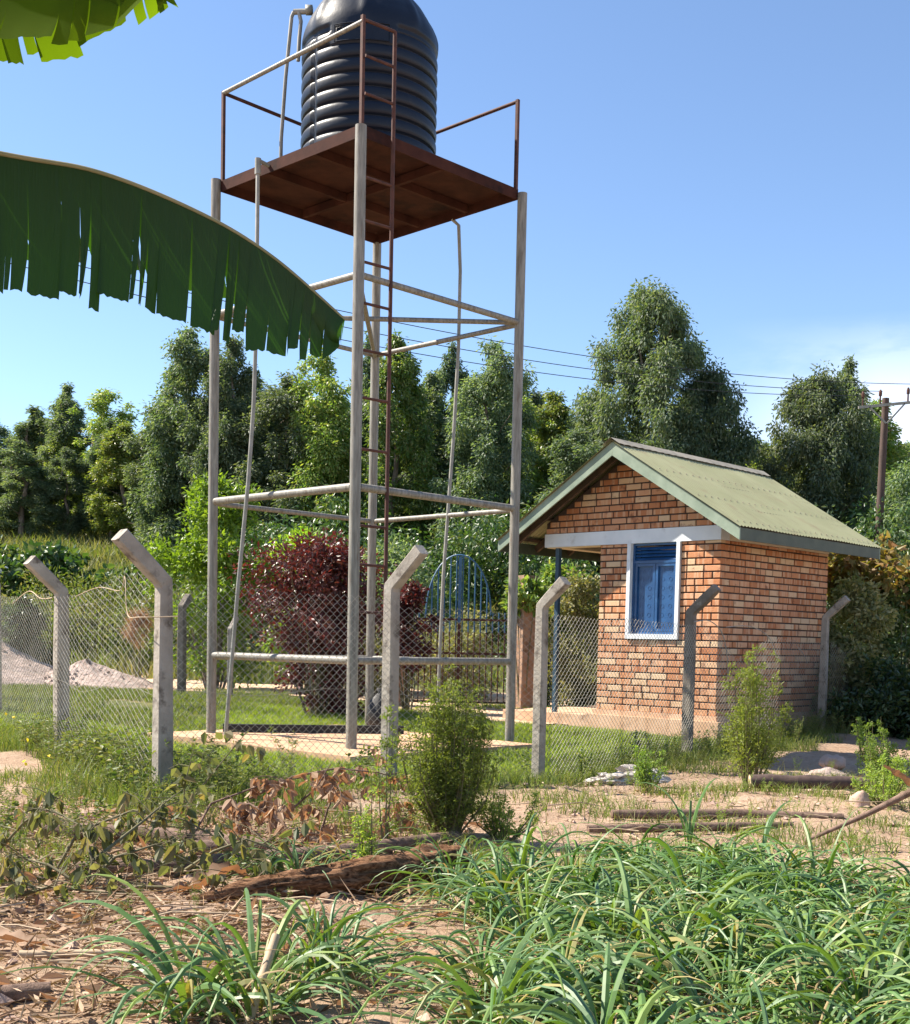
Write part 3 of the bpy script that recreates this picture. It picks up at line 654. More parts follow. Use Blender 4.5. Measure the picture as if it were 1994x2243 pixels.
# tank
tank = empty('water_tank', (-1.125, 14.62, 6.345), 0, 'large blue black ribbed plastic tank on top of the tower', 'water tank')
def lathe(prof, n=128, mod=None):
    V = []; F = []; k = len(prof)
    for j in range(n):
        a = 2 * PI * j / n
        for i, (r, z) in enumerate(prof):
            rr = r if mod is None else mod(a, r, z); V.append((rr * math.cos(a), rr * math.sin(a), z))
    for j in range(n):
        for i in range(k - 1):
            a = j * k + i; b = ((j + 1) % n) * k + i; F.append((a, b, b + 1, a + 1))
    mb = MB(); mb.add(V, F); return mb
TR = .775; prof = []
zs = np.linspace(0, 1.45, 180)
def rib(z):
    q = ((z - .03) / .152) % 1.0
    return .026 * (1 - abs(2 * q - 1) ** 2.6) - (.020 if (q < .08 or q > .92) else 0)
for z in zs: prof.append((TR, z))
for dz in np.linspace(.015, .70, 26):
    prof.append((float(np.interp(dz, [0, .06, .13, .195, .30, .435, .53, .605, .66, .70], [.769, .768, .757, .735, .685, .600, .515, .425, .34, .29])), 1.45 + dz))
prof += [(.285, 2.20), (.26, 2.23), (.001, 2.25)]
SEAM = math.atan2(-.55, -.62)
def tmod(a, r, z):
    if z < 1.451:
        d = (a - SEAM + PI) % (2 * PI) - PI; d2 = (a - SEAM - 1.75 + PI) % (2 * PI) - PI
        f = 1.0
        if abs(d) < .05: f = .0
        amp = rib(z) if z < 1.245 or (z < 1.40 and not (-2.1 < ((a + PI) % (2 * PI) - PI) < -1.1)) else 0
        if z >= 1.245 and z < 1.40 and abs(d) < .30: amp = rib(z)
        base = r - .028
        if 1.245 <= z and (-2.1 < ((a + PI) % (2 * PI) - PI) < -1.1): base = r - .006
        return base + amp * f - (.006 if abs(d) < .05 else 0)
    if r > .31 and z < 2.1:
        t = (z - 1.45) / .65; s = math.cos(a * 8) ; return r * (1 + .035 * (max(0, s) ** 4) * math.sin(min(1, t * 1.2) * PI))
    return r
body = lathe(prof, 192, tmod).build('tank_body', M['tank'], tank, smooth=True)
# moulded name panel, letters mostly hidden behind the rail
def onskin(a, z, out=.004): return ((TR + out) * math.cos(a), (TR + out) * math.sin(a), z)
mb = MB(); a0 = -2.02
def stroke(pts, r=.006): mb.tube([onskin(a0 + u / TR, 1.26 + v * .85) for u, v in pts], r, 5)
arc = lambda u0, u1, v: [(u, v) for u in np.linspace(u0, u1, 8)]
stroke(arc(0, .62, .21)); stroke(arc(0, .62, 0)); stroke([(0, 0), (0, .21)]); stroke([(.62, 0), (.62, .21)])
stroke(arc(0, .11, .19)); stroke([(.11, .09), (.11, .2)]); stroke([(.03, .05), (.03, .16), (.085, .165)])
mb.build('name_panel', M['tank'], tank, smooth=True)
mb = MB()
P = [(-1.02, .2, .0), (-1.00, .1, .5), (-.95, .04, 1.15), (-.885, 0, 1.80), (-.86, -.01, 1.85), (-.80, -.02, 1.85), (-.66, -.05, 1.84)]
P = [(a, b - .10, c_) for a, b, c_ in P]
mb.tube(P[:5], .021, 10); mb.tube(P[4:], .03, 10); mb.tube([(-.80, -.13, 1.84), (-.775, -.13, 1.74), (-.79, -.14, 1.55), (-.80, -.14, 1.3)], .022, 8)
mb.box((-.68, -.16, 1.85), (.08, .08, .08)); mb.build('filler_pipe', M['pvc'], tank, smooth=True)

# slab under the tower
sb = empty('concrete_slab', (0, 0, 0), 0, 'tan concrete base slab under the water tower', 'slab'); sb['kind'] = 'structure'; del sb['category']
c0 = Vector((-1.0, 11.95, 0)); 
mb = MB(); a = c0; b = c0 + UL * 3.55; c = c0 + UL * 3.55 + UR * 2.9; d = c0 + UR * 2.75
def slabbox(mb, a, b, c, d, z0, z1):
    V = [(p.x, p.y, z0) for p in (a, b, c, d)] + [(p.x, p.y, z1) for p in (a, b, c, d)]
    mb.add(V, [[3, 2, 1, 0][::-1], [4, 7, 6, 5]] + [[i, 4 + i, 4 + (i + 1) % 4, (i + 1) % 4] for i in range(4)])
slabbox(mb, a, b, c, d, -.3, .02); mb.build('slab', M['slab'], sb)
mb = MB(); mb.beam((-2.75, 14.75, .04), (-.62, 15.05, .04), .10, .15); mb.build('kerb', M['black'], sb)  # low upstand coloured black; the shade on its face is put into the colour
# black sack beside the back leg
mb = lathe([(.0, 0), (.15, .0), (.19, .07), (.185, .22), (.15, .34), (.07, .42), (.035, .45), (.06, .50), (.0, .51)], 28, lambda a, r, z: r * (1 + .12 * math.sin(3 * a + 6 * z) + .06 * math.sin(7 * a)))
o = mb.build('black_sack', M['black'], smooth=True, loc=(-.95, 15.9, .03)); tag(o, 'black tied plastic sack standing behind the tower beside the back leg', 'sack')

# ---------------------------------------------------------------- chain-link fences
def post_mb(h, bend, arm=.5, w=.135, seed=0, lean=(0, 0)):
    w *= 1.03
    """square cranked post; bend = horizontal unit direction of the arm"""
    rr = random.Random(seed); bx, by = bend; mb = MB(); wv = Vector((-by, bx, 0)); bv = Vector((bx, by, 0))
    C = [Vector((0, 0, -.3)), Vector((0, 0, h * .3)), Vector((0, 0, h * .65)), Vector((lean[0] * h, lean[1] * h, h - .012)), Vector((lean[0] * h, lean[1] * h, h)) + bv * .008 + Vector((0, 0, .012))]
    end = C[3] + bv * arm * .72 + Vector((0, 0, arm * .70)); C.append(C[4].lerp(end, .5)); C.append(end)
    V = []
    for i, c in enumerate(C):
        d = Vector((0, 0, 1)) if i < 3 else (Vector((0, 0, 1)) * .8 + bv * .35).normalized() if i in (3, 4) else (bv * .72 + Vector((0, 0, .7))).normalized()
        u = wv.cross(d).normalized() * -1
        hw = w / 2 * (1 if i < 3 else .96) * (1 + rr.uniform(-.05, .05))
        k = .80
        ring = [(-k, -1), (k, -1), (1, -k), (1, k), (k, 1), (-k, 1), (-1, k), (-1, -k)]
        for a, b in ring: V.append(c + wv * a * hw + u * b * hw)
    F = [[i * 8 + j, i * 8 + (j + 1) % 8, (i + 1) * 8 + (j + 1) % 8, (i + 1) * 8 + j] for i in range(len(C) - 1) for j in range(8)]
    mb.add(V, F); n = len(C) - 1; mb.add([V[n * 8 + j] for j in range(8)], [[0, 1, 2, 3, 4, 5, 6, 7]])
    return mb
def mesh_mb(p0, p1, h0, h1, w=.036, r=.0022, wz=.030, sag=None, seed=0, top=None):
    """woven wire: vertical zig-zag strands hooked into each other"""
    p0 = Vector((*p0, 0)); p1 = Vector((*p1, 0)); L_ = (p1 - p0).length; d = (p1 - p0) / L_; nrm = np.array([-d.y, d.x, 0]); n = int(L_ / w)
    Vs = []; Fs = []; base = 0; tri = np.array([[1, 0], [-.5, .87], [-.5, -.87]])
    for k in range(n):
        x = k * w; q = p0 + d * x; zb = G(q.x, q.y) + h0; zt = h1 if top is None else top(x / L_)
        zt = zt + (G(q.x, q.y)); m_ = int((zt - zb) / wz) + 1; m_ = max(m_, 3)
        j = np.arange(m_); zc = zb + j * wz
        off = np.where((j + k) % 2 == 0, 0., 1.0) * (w + .002)
        bow = .008 * math.sin(x * 2.3 + seed)
        xx = q.x + d.x * off; yy = q.y + d.y * off
        lat = bow * np.sin(np.clip((zc - zb) / 1.6, 0, 1) * PI) + np.where((j + k) % 2 == 0, .0015, -.0015)
        P = np.stack([xx + nrm[0] * lat, yy + nrm[1] * lat, zc], 1)
        V = P[:, None, :] + tri[None, :, 0:1] * nrm[None, None, :] * r + tri[None, :, 1:2] * np.array([d.x, d.y, .0])[None, None, :] * r * 1.2
        Vs.append(V.reshape(-1, 3)); a = base + np.arange(m_ - 1)[:, None] * 3
        for s_ in range(3): Fs.append(np.concatenate([a + s_, a + (s_ + 1) % 3, a + 3 + (s_ + 1) % 3, a + 3 + s_], 1))
        base += m_ * 3
    mb = MB(); mb.add(np.concatenate(Vs), np.concatenate(Fs)); return mb
fence = empty('chain_link_fence', (0, 0, 0), 0, 'near chain-link fence on cranked concrete posts running in front of tower and hut', 'fence')
gA, gB = 1.62, 1.55
FP = [ # x, y, height, bend dir, mat, width, arm
 (-6.35, 17.2, 1.75, (-.75, -.66), 'conc', .12, .48), (-3.99, 12.6, 1.63, (-.75, -.66), 'conc', .122, .46), (-2.02, 8.6, 1.50, (-.75, -.66), 'conc', .106, .46),
 (-.53, 10.1, 1.60, (.76, -.65), 'conc', .106, .44), (.73, 10.75, 1.53, (.76, -.65), 'conc', .092, .33), (2.6, 13.9, 1.60, (.80, -.6), 'concd', .10, .42), (4.98, 16.9, 1.55, (.80, -.6), 'conc', .092, .40), (7.3, 19.8, 1.7, (.8, -.6), 'conc', .13, .42)]
for i, (x, y, h, b, mt, wd, arm) in enumerate(FP):
    o = post_mb(h, b, arm, wd, i).build('post', M[mt], fence, loc=(x, y, G(x, y)))
for i in range(len(FP) - 1):
    a, b = FP[i], FP[i + 1]; off = .078
    dx, dy = b[0] - a[0], b[1] - a[1]; l = math.hypot(dx, dy); nx, ny = (dy / l * off, -dx / l * off)
    if i < 2: nx, ny = -abs(nx), -abs(ny)
    top = None
    if i == 5: top = lambda t: 1.50 - .42 * math.exp(-((t - .30) / .16) ** 2) - .25 * sstep(.35, .75, t)
    if i == 6: top = lambda t: 1.25 - .3 * math.sin(t * 3)
    h1 = (1.62, 1.60, 1.50, 1.46, 1.48, 1.5, 1.4)[i]
    mesh_mb((a[0] + nx, a[1] + ny), (b[0] + nx, b[1] + ny), .03, h1, w=(.085, .105, .036, .038, .038, .038, .04)[i], seed=i, top=top).build('wire_mesh', M['wire'], fence)
    for hz in (.75,):
        mb = MB(); pts = [(a[0] + dx * t + nx, a[1] + dy * t + ny, G(a[0] + dx * t, a[1] + dy * t) + hz + .03 * math.sin(t * 9 + i)) for t in np.linspace(0, 1, 12)]
        mb.tube(pts, .0016, 4); mb.build('tension_wire', M['wire'], fence)
# loose curled strands along the damaged bay and a dry vine on the left bay
def wire(pts, r, mat='wire', name='loose_wire'):
    P = [Vector(p) for p in pts]; Q = []
    for i in range(len(P) - 1):
        a, b, c_, d = P[max(i - 1, 0)], P[i], P[i + 1], P[min(i + 2, len(P) - 1)]
        for t in np.linspace(0, 1, 7)[:-1]:
            Q.append(.5 * ((2 * b) + (c_ - a) * t + (2 * a - 5 * b + 4 * c_ - d) * t * t + (3 * b - a - 3 * c_ + d) * t ** 3))
    Q.append(P[-1]); mb = MB(); mb.tube(Q, r, 5); return mb.build(name, M[mat], fence, smooth=True)
wire([(2.62, 13.82, 1.42), (2.85, 14.1, 1.44), (3.05, 14.35, 1.30), (3.14, 14.45, 1.0), (3.16, 14.47, .72)], .006)
wire([(3.1, 14.4, 1.38), (3.5, 14.9, 1.40), (3.85, 15.4, 1.28), (4.0, 15.55, 1.0)], .005)
wire([(4.35, 16.0, 1.2), (4.55, 16.3, 1.05), (4.6, 16.35, .95)], .005)
wire([(-5.4, 15.2, 1.50), (-4.9, 14.3, 1.62), (-4.5, 13.5, 1.52), (-4.05, 12.5, 1.50)], .006, 'stick', 'dry_vine')
wire([(-3.6, 11.8, 1.5), (-3.1, 10.8, 1.55), (-2.7, 10.0, 1.50), (-2.5, 9.4, 1.58), (-2.4, 9.1, 1.30), (-2.15, 8.5, 1.27), (-1.9, 8.5, 1.28)], .0035, 'stick', 'dry_vine')
# back fence
bf = empty('back_fence', (0, 0, 0), 0, 'far chain-link fence on thin concrete posts between lawn and sandy path', 'fence')
BP = [(-12.5, 24.2), (-9.6, 23.2), (-7.1, 22.3), (-4.73, 21.5), (-3.84, 21.2), (-2.4, 20.6), (-1.0, 20.0)]
for i, (x, y) in enumerate(BP): post_mb(1.55 if i != 4 else 1.2, (.3, .95), .3, .12 if i != 4 else .08, 30 + i).build('post', M['concd' if i != 4 else 'conc'], bf, loc=(x, y, G(x, y)))
for i in range(len(BP) - 1): mesh_mb(BP[i], BP[i + 1], .03, 1.5, w=.06, r=.0018, wz=.05, seed=i).build('wire_mesh', M['wire'], bf)
# ---------------------------------------------------------------- gate
gate = empty('steel_gate', (0, 0, 0), 0, 'arched steel bar gate, blue above and rusty brown below, behind the tower', 'gate')
GY = 20.0
def garch(x): return 1.58 + .95 * math.sqrt(max(0, 1 - ((x - .02) / .52) ** 2)) if abs(x - .02) < .52 else 1.62
g0 = G(0, 20)
for x in np.arange(-.80, .92, .098):
    t = garch(x); mb = MB(); mb.tube([(x, GY, .17), (x, GY, 1.30)], .011, 6); mb.build('bar', M['rust'], gate)
    mb = MB(); mb.tube([(x, GY, 1.30), (x, GY, t)], .0125, 6); mb.build('bar', M['gateblue'], gate)
mb = MB(); mb.box((.035, GY - .02, (1.45 + 2.5) / 2), (.055, .05, 1.05)); mb.build('centre_post', M['gateblue'], gate)
mb = MB(); mb.box((.035, GY - .02, .78), (.055, .05, 1.34)); mb.build('centre_post', M['rust'], gate)
for z in (1.50, .96, .16): mb = MB(); mb.box((.05, GY - .015, z + (0 if z > .2 else .02)), (1.78, .03, .035)); mb.build('rail', M['rust'], gate)
mb = MB(); mb.tube([(.02 + .52 * math.cos(a), GY, 1.58 + .95 * math.sin(a)) for a in np.linspace(0, PI, 24)], .013, 6); mb.build('arch', M['gateblue'], gate)
def gpost(x, y, z1, label):
    mb = MB(); z0 = G(x, y); n = 6
    V = []; rr = random.Random(int(x * 10)); ring = [(-.92, -1), (.92, -1), (1, -.92), (1, .92), (.92, 1), (-.92, 1), (-1, .92), (-1, -.92)]
    for i in range(n + 1):
        for a, b in ring: V.append((a * .125 * (1 + rr.uniform(-.04, .04)), b * .125 * (1 + rr.uniform(-.04, .04)), -.3 + (z1 - z0 + .3) * i / n))
    F = [[i * 8 + j, i * 8 + (j + 1) % 8, (i + 1) * 8 + (j + 1) % 8, (i + 1) * 8 + j] for i in range(n) for j in range(8)]
    mb.add(V, F); mb.add(V[-8:], [list(range(8))]); tag(mb.build('gate_post', M['gatepost'], loc=(x, y, z0), rz=.5), label, 'gate post')
gpost(1.08, 19.6, 2.2, 'brown rendered gate post right of the gate, vine at its top'); gpost(-.98, 19.9, 2.1, 'brown rendered gate post left of the gate, behind the cranked post')
# ---------------------------------------------------------------- utility pole and wires
up = empty('utility_pole', (11.0, 33, G(11, 33)), 0, 'dark timber utility pole with steel cross-arm at the right', 'utility pole')
z0 = G(11, 33)
mb = MB(); mb.tube([(0, 0, -.5), (.03, 0, 3), (.07, 0, 7.72 - z0)], [.115, .105, .09], 14); mb.build('pole', M['polewood'], up, smooth=True)
mb = MB(); mb.beam((-.68, -.14, 7.44 - z0), (.85, -.14, 7.62 - z0), .05, .07); mb.build('cross_arm', M['pvc'], up)
mb = MB(); mb.beam((-.40, -.15, 7.46 - z0), (.05, -.15, 7.05 - z0), .03, .04); mb.beam((.52, -.15, 7.56 - z0), (.08, -.15, 7.05 - z0), .03, .04); mb.build('arm_brace', M['pvc'], up)
for x, z in ((-.57, 7.5), (-.12, 7.55), (.6, 7.62)):
    mb = MB(); mb.tube([(x, -.14, z - z0), (x, -.14, z + .3 - z0)], [.025, .02], 8); mb.tube([(x, -.14, z + .2 - z0), (x, -.14, z + .3 - z0), (x, -.14, z + .36 - z0)], [.045, .045, .02], 8); mb.build('insulator', M['rust'], up)
up2 = empty('utility_pole', (-9.8, 20.0, G(-9.8, 20)), 0, 'timber utility pole outside the picture on the left carrying the wires', 'utility pole')
mb = MB(); mb.tube([(0, 0, -.5), (0, 0, 8.1)], [.14, .11], 12); mb.build('pole', M['polewood'], up2, smooth=True)
for i, (xa, za, xb, zb, mid) in enumerate(((11.72, 8.1, -9.6, 8.1, 7.38), (10.98, 7.9, -9.8, 7.85, 7.17), (10.6, 7.78, -10.0, 7.65, 6.98))):
    # sag fitted through the middle of the span
    pts = []
    for t in np.linspace(0, 1, 40):
        x = xa + (xb - xa) * t; y = 33 + (20 - 33) * t; tm = (xa - 1.26) / (xa - xb)
        lin = za + (zb - za) * t; linm = za + (zb - za) * tm; k_ = (linm - mid) / (tm * (1 - tm)); pts.append((x, y, lin - k_ * t * (1 - t)))
    mb = MB(); mb.tube(pts, .0085, 5); o = mb.build('power_line', M['black'])
    tag(o, ('top power line crossing the sky from the right', 'middle power line crossing the sky from the right', 'lowest of the three power lines crossing the sky')[i], 'power line', 'power lines')
# ---------------------------------------------------------------- shrubs
def shrub(name, cat, label, x, y, H, R, n, ln, wd, mat, nst=14, ncl=60, droop=.2, flat=.9, low=.1, seed=1, prof=prof_round, stem='stem', kind='rhomb', group=None, sq=1.0, z=None, sr=.12):
    o = empty(name, (x, y, G(x, y) if z is None else z), 0, label, cat, group); rng = np.random.default_rng(seed); C = []; Rr = []
    for i in range(ncl):
        t = rng.random(); a = rng.uniform(0, 2 * PI); q = prof(t) * R * rng.uniform(.2, .95) * (1 + .22 * math.sin(2 * a + seed) + .16 * math.sin(3 * a + 5 * t + seed))
        C.append((math.cos(a) * q * sq, math.sin(a) * q, H * (low + (1 - low) * t) * .96)); Rr.append(R * rng.uniform(.5, 1.6) * sr * 1.8)
    clump_leaves(np.array(C), Rr, n, ln, wd, droop, rng, flat, kind).build('foliage', mat, o)
    mb = MB(); rr = random.Random(seed)
    for i in range(nst):
        c = C[rr.randrange(len(C))]; b = (c[0] * .12, c[1] * .12, -.1)
        mb.tube([b, (c[0] * .5, c[1] * .5, c[2] * .5), c], [.012 * H ** .5 + .004, .009, .004], 5)
    mb.build('stems', M[stem], o); return o
# fern-like shrubs: upright shoots carrying sprays of tiny leaflets
def feathery(label, x, y, H, R, nshoot, per, seed, lf=.022, mat='feather', name='feathery_shrub', narrow=.55):
    o = empty(name, (x, y, G(x, y)), 0, label, 'shrub'); rng = np.random.default_rng(seed); P = []; D = []; mb = MB()
    for i in range(nshoot):
        a = rng.uniform(0, 2 * PI); tip = rng.random() ** .6; h = H * (1.0 if i == 0 else rng.uniform(.45, .96)); sp = 0 if i == 0 else R * rng.uniform(.15, 1.0) * (1.25 - h / H * narrow)
        b = np.array([math.cos(a) * R * .12, math.sin(a) * R * .12, 0]); e = np.array([math.cos(a) * sp, math.sin(a) * sp, h]); m_ = (b + e) / 2 + np.array([math.cos(a), math.sin(a), 0]) * sp * .18
        mb.tube([b, m_, e], [.006 + .004 * H, .004, .0015], 4)
        nb = int(per / 12)
        for j in range(nb):
            t = rng.uniform(.12, 1.0); c = (1 - t) ** 2 * b + 2 * t * (1 - t) * m_ + t * t * e
            aa = rng.uniform(0, 2 * PI); bl = (.26 * (1.05 - t) + .045) * H * .62; bd = np.array([math.cos(aa), math.sin(aa), rng.uniform(.3, .9)]); bd /= np.linalg.norm(bd)
            for q in np.linspace(.2, 1, 12):
                P.append(c + bd * bl * q + rng.normal(size=3) * .008 + np.array([0, 0, -.10 * bl * q * q])); D.append(bd * .5 + rng.normal(size=3) * .7)
            if j % 2 == 0: mb.tube([c, c + bd * bl * .9], [.0018, .0008], 3, cap=False)
    leaves(np.array(P), np.array(D), lf * rng.uniform(.7, 1.5, len(P)), lf * .42, rng).build('foliage', M[mat], o); mb.build('stems', M['stem'], o); return o
feathery('bushy feathery green shrub in front of the fence at the middle', -.03, 7.1, .98, .44, 66, 340, 3, .020, narrow=.85)
feathery('thin tall feathery shoot just left of the bushy middle shrub', -.36, 6.6, .80, .05, 3, 260, 4)
feathery('slender feathery weed rising over the rotten log', -.38, 5.75, .52, .07, 4, 260, 41, .02)
feathery('loose feathery shrub in front of the hut corner at the right', 2.62, 10.9, 1.25, .52, 22, 340, 5, .028, narrow=.9)
feathery('low feathery sprig growing from bare soil right of the middle shrub', .30, 7.1, .32, .26, 14, 160, 6, .02)
feathery('small sprig in front of the crumpled plastic pile', 1.55, 10.0, .40, .18, 12, 160, 7, .024)
feathery('pale feathery weed near the dry banana leaf at the right edge', 3.1, 8.9, .42, .25, 14, 180, 8, .024)
feathery('feathery weed at the right edge behind the slanting dry stalk', 3.9, 11.4, .6, .35, 16, 200, 9, .028)
shrub('red_leaved_bush', 'bush', 'dark red leaved bush behind the tower legs', -2.0, 17.9, 2.50, 1.06, 14000, .085, .04, M['red'], 22, 110, .15, seed=12, low=.42, sr=.12)
shrub('red_leaved_bush', 'bush', 'smaller dark red bush right of the ladder, beside the gate', -.72, 18.8, 2.0, .42, 3600, .08, .04, M['red'], 10, 40, .15, seed=13, low=.35)
shrub('tangled_weeds', 'weeds', 'shaded dark tangle of leaves at the foot of the red bush', -1.7, 18.0, 1.2, .62, 5200, .08, .04, M['red'], 12, 40, .3, seed=14, low=.02)
shrub('lime_tree', 'tree', 'bright lime green bushy tree behind the left tower leg', -4.75, 24.6, 4.15, 1.30, 15000, .12, .055, M['lime'], 26, 100, .3, seed=15, low=.12, stem='bark', sr=.10)
shrub('lime_tree', 'tree', 'lower lime green bushy tree right of the long sloping pipe', -3.1, 25.4, 3.1, 1.0, 9000, .12, .055, M['lime'], 18, 60, .3, seed=16, low=.15, stem='bark')
shrub('leafy_bush', 'bush', 'green bush filling the gap behind the red bush', -1.4, 24.6, 2.9, 1.3, 12000, .11, .05, M['euc'], 16, 70, .3, seed=161, low=.1, stem='bark')
shrub('climbing_vine', 'vine', 'climbing vine with bright leaves over the top of the right gate post', 1.05, 19.5, 2.15, .42, 1500, .10, .075, M['eucg'], 8, 26, .5, seed=17, low=.75, kind='hex')
shrub('leafy_bush', 'bush', 'bright green bush under the porch roof behind the blue post', 1.75, 21.6, 2.35, .7, 5200, .10, .06, M['eucg'], 12, 40, .3, seed=18, low=.4, kind='hex')
shrub('dusty_shrub', 'shrub', 'dusty pale leaved shrub left of the hut wall beside the porch', 2.15, 20.6, 2.2, .75, 8000, .075, .045, M['pale'], 14, 60, .3, seed=19, low=.05)
shrub('dark_shrub', 'shrub', 'dark shaded shrub between the gate post and the hut', 1.35, 20.9, 1.7, .55, 6000, .08, .05, M['hedge'], 14, 44, .3, seed=20, low=.02)
shrub('dusty_shrub', 'shrub', 'olive shrub seen through the gate bars', .05, 22.6, 1.55, .95, 8500, .075, .045, M['pale'], 14, 60, .3, seed=24, low=.03)
shrub('dusty_shrub', 'shrub', 'olive shrub seen left of the gate between the tower legs', -1.6, 23.4, 1.5, 1.2, 8000, .08, .045, M['pale'], 14, 60, .3, seed=25, low=.03)
for i, (x, y, H, R, mt, lab) in enumerate([(5.75, 18.1, 2.1, .75, 'pale', 'dusty leaved bush right behind the last cranked post'), (6.7, 18.6, 2.25, .85, 'hedge', 'dark broad bush at the right edge beside the fence'),
        (6.1, 17.0, .95, .8, 'hedge', 'dark low bush at the foot of the right hedge'), (6.9, 16.2, 1.2, .8, 'hedge', 'blue green ferny bush at the right edge in shade'), (5.5, 17.6, 1.1, .5, 'pale', 'small dusty bush touching the last cranked post')]):
    shrub('hedge_bush', 'bush', lab, x, y, H, R, 8500, .085, .045, M[mt], 14, 60, .3, seed=50 + i, low=.02, kind='hex')
shrub('yellow_leaved_shrub', 'shrub', 'yellowing large leaved shrub on top of the right hedge', 6.2, 18.9, 2.62, .75, 1300, .15, .085, M['yellow'], 12, 26, .3, seed=60, low=.72, kind='hex')
shrub('yellow_leaved_shrub', 'shrub', 'tall yellowing sprig beside the right wall of the hut', 5.75, 19.2, 2.75, .28, 420, .15, .08, M['yellow'], 6, 10, .3, seed=61, low=.72, kind='hex')
# left background row of dark broad leaves with white flowers
rng = np.random.default_rng(77)
hg = empty('leafy_hedge', (0, 0, 0), 0, 'dark broad leaved hedge across the left background', 'hedge')
cx = np.concatenate([rng.uniform(-15.5, -5, 110), rng.uniform(-15.5, -11.2, 40)]); cy = np.concatenate([rng.uniform(36.5, 38, 110), rng.uniform(36, 37.2, 40)]); ht = np.where(cx < -11.4, 1.6, 1.0) + .12 * np.sin(cx * 3)
cz = gz(cx, cy) + (ht - .7) + rng.uniform(-.25, .45, 150)
clump_leaves(np.stack([cx, cy, cz], 1), rng.uniform(.22, .42, 150), 9500, .22, .18, .35, rng, .8, 'hex').build('foliage', M['hedge'], hg)
n = 60; P = np.stack([rng.uniform(-10, -4, n), rng.uniform(25.4, 27.4, n), rng.uniform(1.35, 2.2, n)], 1)
n = 26; k_ = rng.choice(6, n); cc = np.array([(-13.2, 35.7, 2.7), (-11.6, 35.7, 2.75), (-9.0, 34.6, 2.45), (-8.6, 34.6, 2.2), (-13.0, 35.7, 2.9), (-8.8, 34.6, 2.0)])
leaves(cc[k_] + rng.normal(size=(n, 3)) * .09, rng.normal(size=(n, 3)), .13, .10, rng, kind='hex').build('flowers', M['petal'], hg)['kind'] = 'stuff'
mass('scrub', 42000, (-15, -3), (30.5, 36.5), lambda x, y: .95, .15, .05, M['weed'], ncl=260, rad=.5, seed=31, droop=-.2)
mass('scrub', 9000, (-12.5, -5.2), (31, 34), lambda x, y: 1.1, .15, .06, M['pale'], ncl=70, rad=.35, seed=32)
mb = MB()
shrub('dark_shrub', 'shrub', 'dark bush standing in for unclear hedge shade at the left edge beside the gravel heap', -8.95, 25.6, 1.75, .6, 8000, .10, .07, M['hedge'], 14, 50, .2, seed=81, low=.05, kind='hex')  # bush added to stand for an unclear patch of dark shade
# dead grassy clump hanging on the scrub
shrub('dead_clump', 'weeds', 'tangled dead brown clump left of the near corner post', -6.3, 24.7, 1.5, .36, 1500, .16, .012, M['brown'], 8, 10, .7, seed=82, low=.6)
# gravel heaps
def heap(x, y, R, H, label, seed):
    V = []; F = []; n = 64; k = 26; rr = random.Random(seed)
    for i in range(k + 1):
        t = i / k
        for j in range(n):
            a = 2 * PI * j / n; r = R * t * (1 + .12 * math.sin(2 * a + seed) + .07 * math.sin(5 * a))
            px, py = x + r * math.cos(a) * 1.25, y + r * math.sin(a); z = H * (1 - t) ** 1.1 * (1 + .1 * math.sin(3 * a)) + .05 * noise.fractal(Vector((px * 3, py * 3, seed)), 1, 2, 4)
            V.append((px, py, G(px, py) + z - .03 * (t > .95)))
    for i in range(k):
        for j in range(n): F.append((i * n + j, (i + 1) * n + j, (i + 1) * n + (j + 1) % n, i * n + (j + 1) % n))
    mb = MB(); mb.add(V, F)
    rg = np.random.default_rng(seed)
    for q in range(260):
        t = rg.random() ** .6; a = rg.uniform(0, 2 * PI); r = R * t; px, py = x + r * math.cos(a) * 1.2, y + r * math.sin(a); z = G(px, py) + H * (1 - t) ** 1.1 * .98
        s_ = rg.uniform(.02, .06); mb.box((px, py, z), (s_, s_ * .8, s_ * .7), rz=rg.uniform(0, 3), m=0)
    tag(mb.build('gravel_heap', M['gravel'], smooth=False), label, 'gravel heap', 'gravel heaps behind the left fence')
heap(-9.7, 25.0, 1.9, 1.05, 'tall pinkish gravel heap at the left edge', 3); heap(-7.3, 24.6, 1.2, .50, 'low gravel heap right of the taller one', 9)

# ---------------------------------------------------------------- grass covers
def blades(n, xy, h, wd, mat, name, lean=.35, rng=None, seg=1, zoff=0):
    """thin upright blades: tapered triangles with one bend"""
    x, y = xy; z = gz(x, y) + zoff - .01; n = len(x); rng = rng or RNG; a = rng.uniform(0, 2 * PI, n); h = h * rng.uniform(.45, 1.25, n); l = h * lean * rng.uniform(.2, 1.6, n); b = rng.uniform(0, 2 * PI, n)
    P = np.stack([x, y, z], 1); S = np.stack([np.cos(b), np.sin(b), 0 * b], 1) * wd / 2; T = np.stack([np.cos(a) * l, np.sin(a) * l, h], 1); Mi = np.stack([np.cos(a) * l * .3, np.sin(a) * l * .3, h * .6], 1)
    V = np.stack([P - S, P + S, P + Mi + S * .7, P + Mi - S * .7, P + T], 1).reshape(-1, 3); b5 = np.arange(n)[:, None] * 5
    mb = MB(); mb.add(V, b5 + np.array([[0, 1, 2, 3]])); mb.add(np.zeros((0, 3)), np.zeros((0, 3), int)); mb.F.append(b5 + np.array([[3, 2, 4]])); mb.M.append((n, 0))
    o = mb.build(name, mat); tag(o, kind='stuff'); return o
def pick(n, xr, yr, test, rng):
    x = rng.uniform(*xr, n * 3); y = rng.uniform(*yr, n * 3); k = test(x, y); return x[k][:n], y[k][:n]
ts = UL; ur = UR
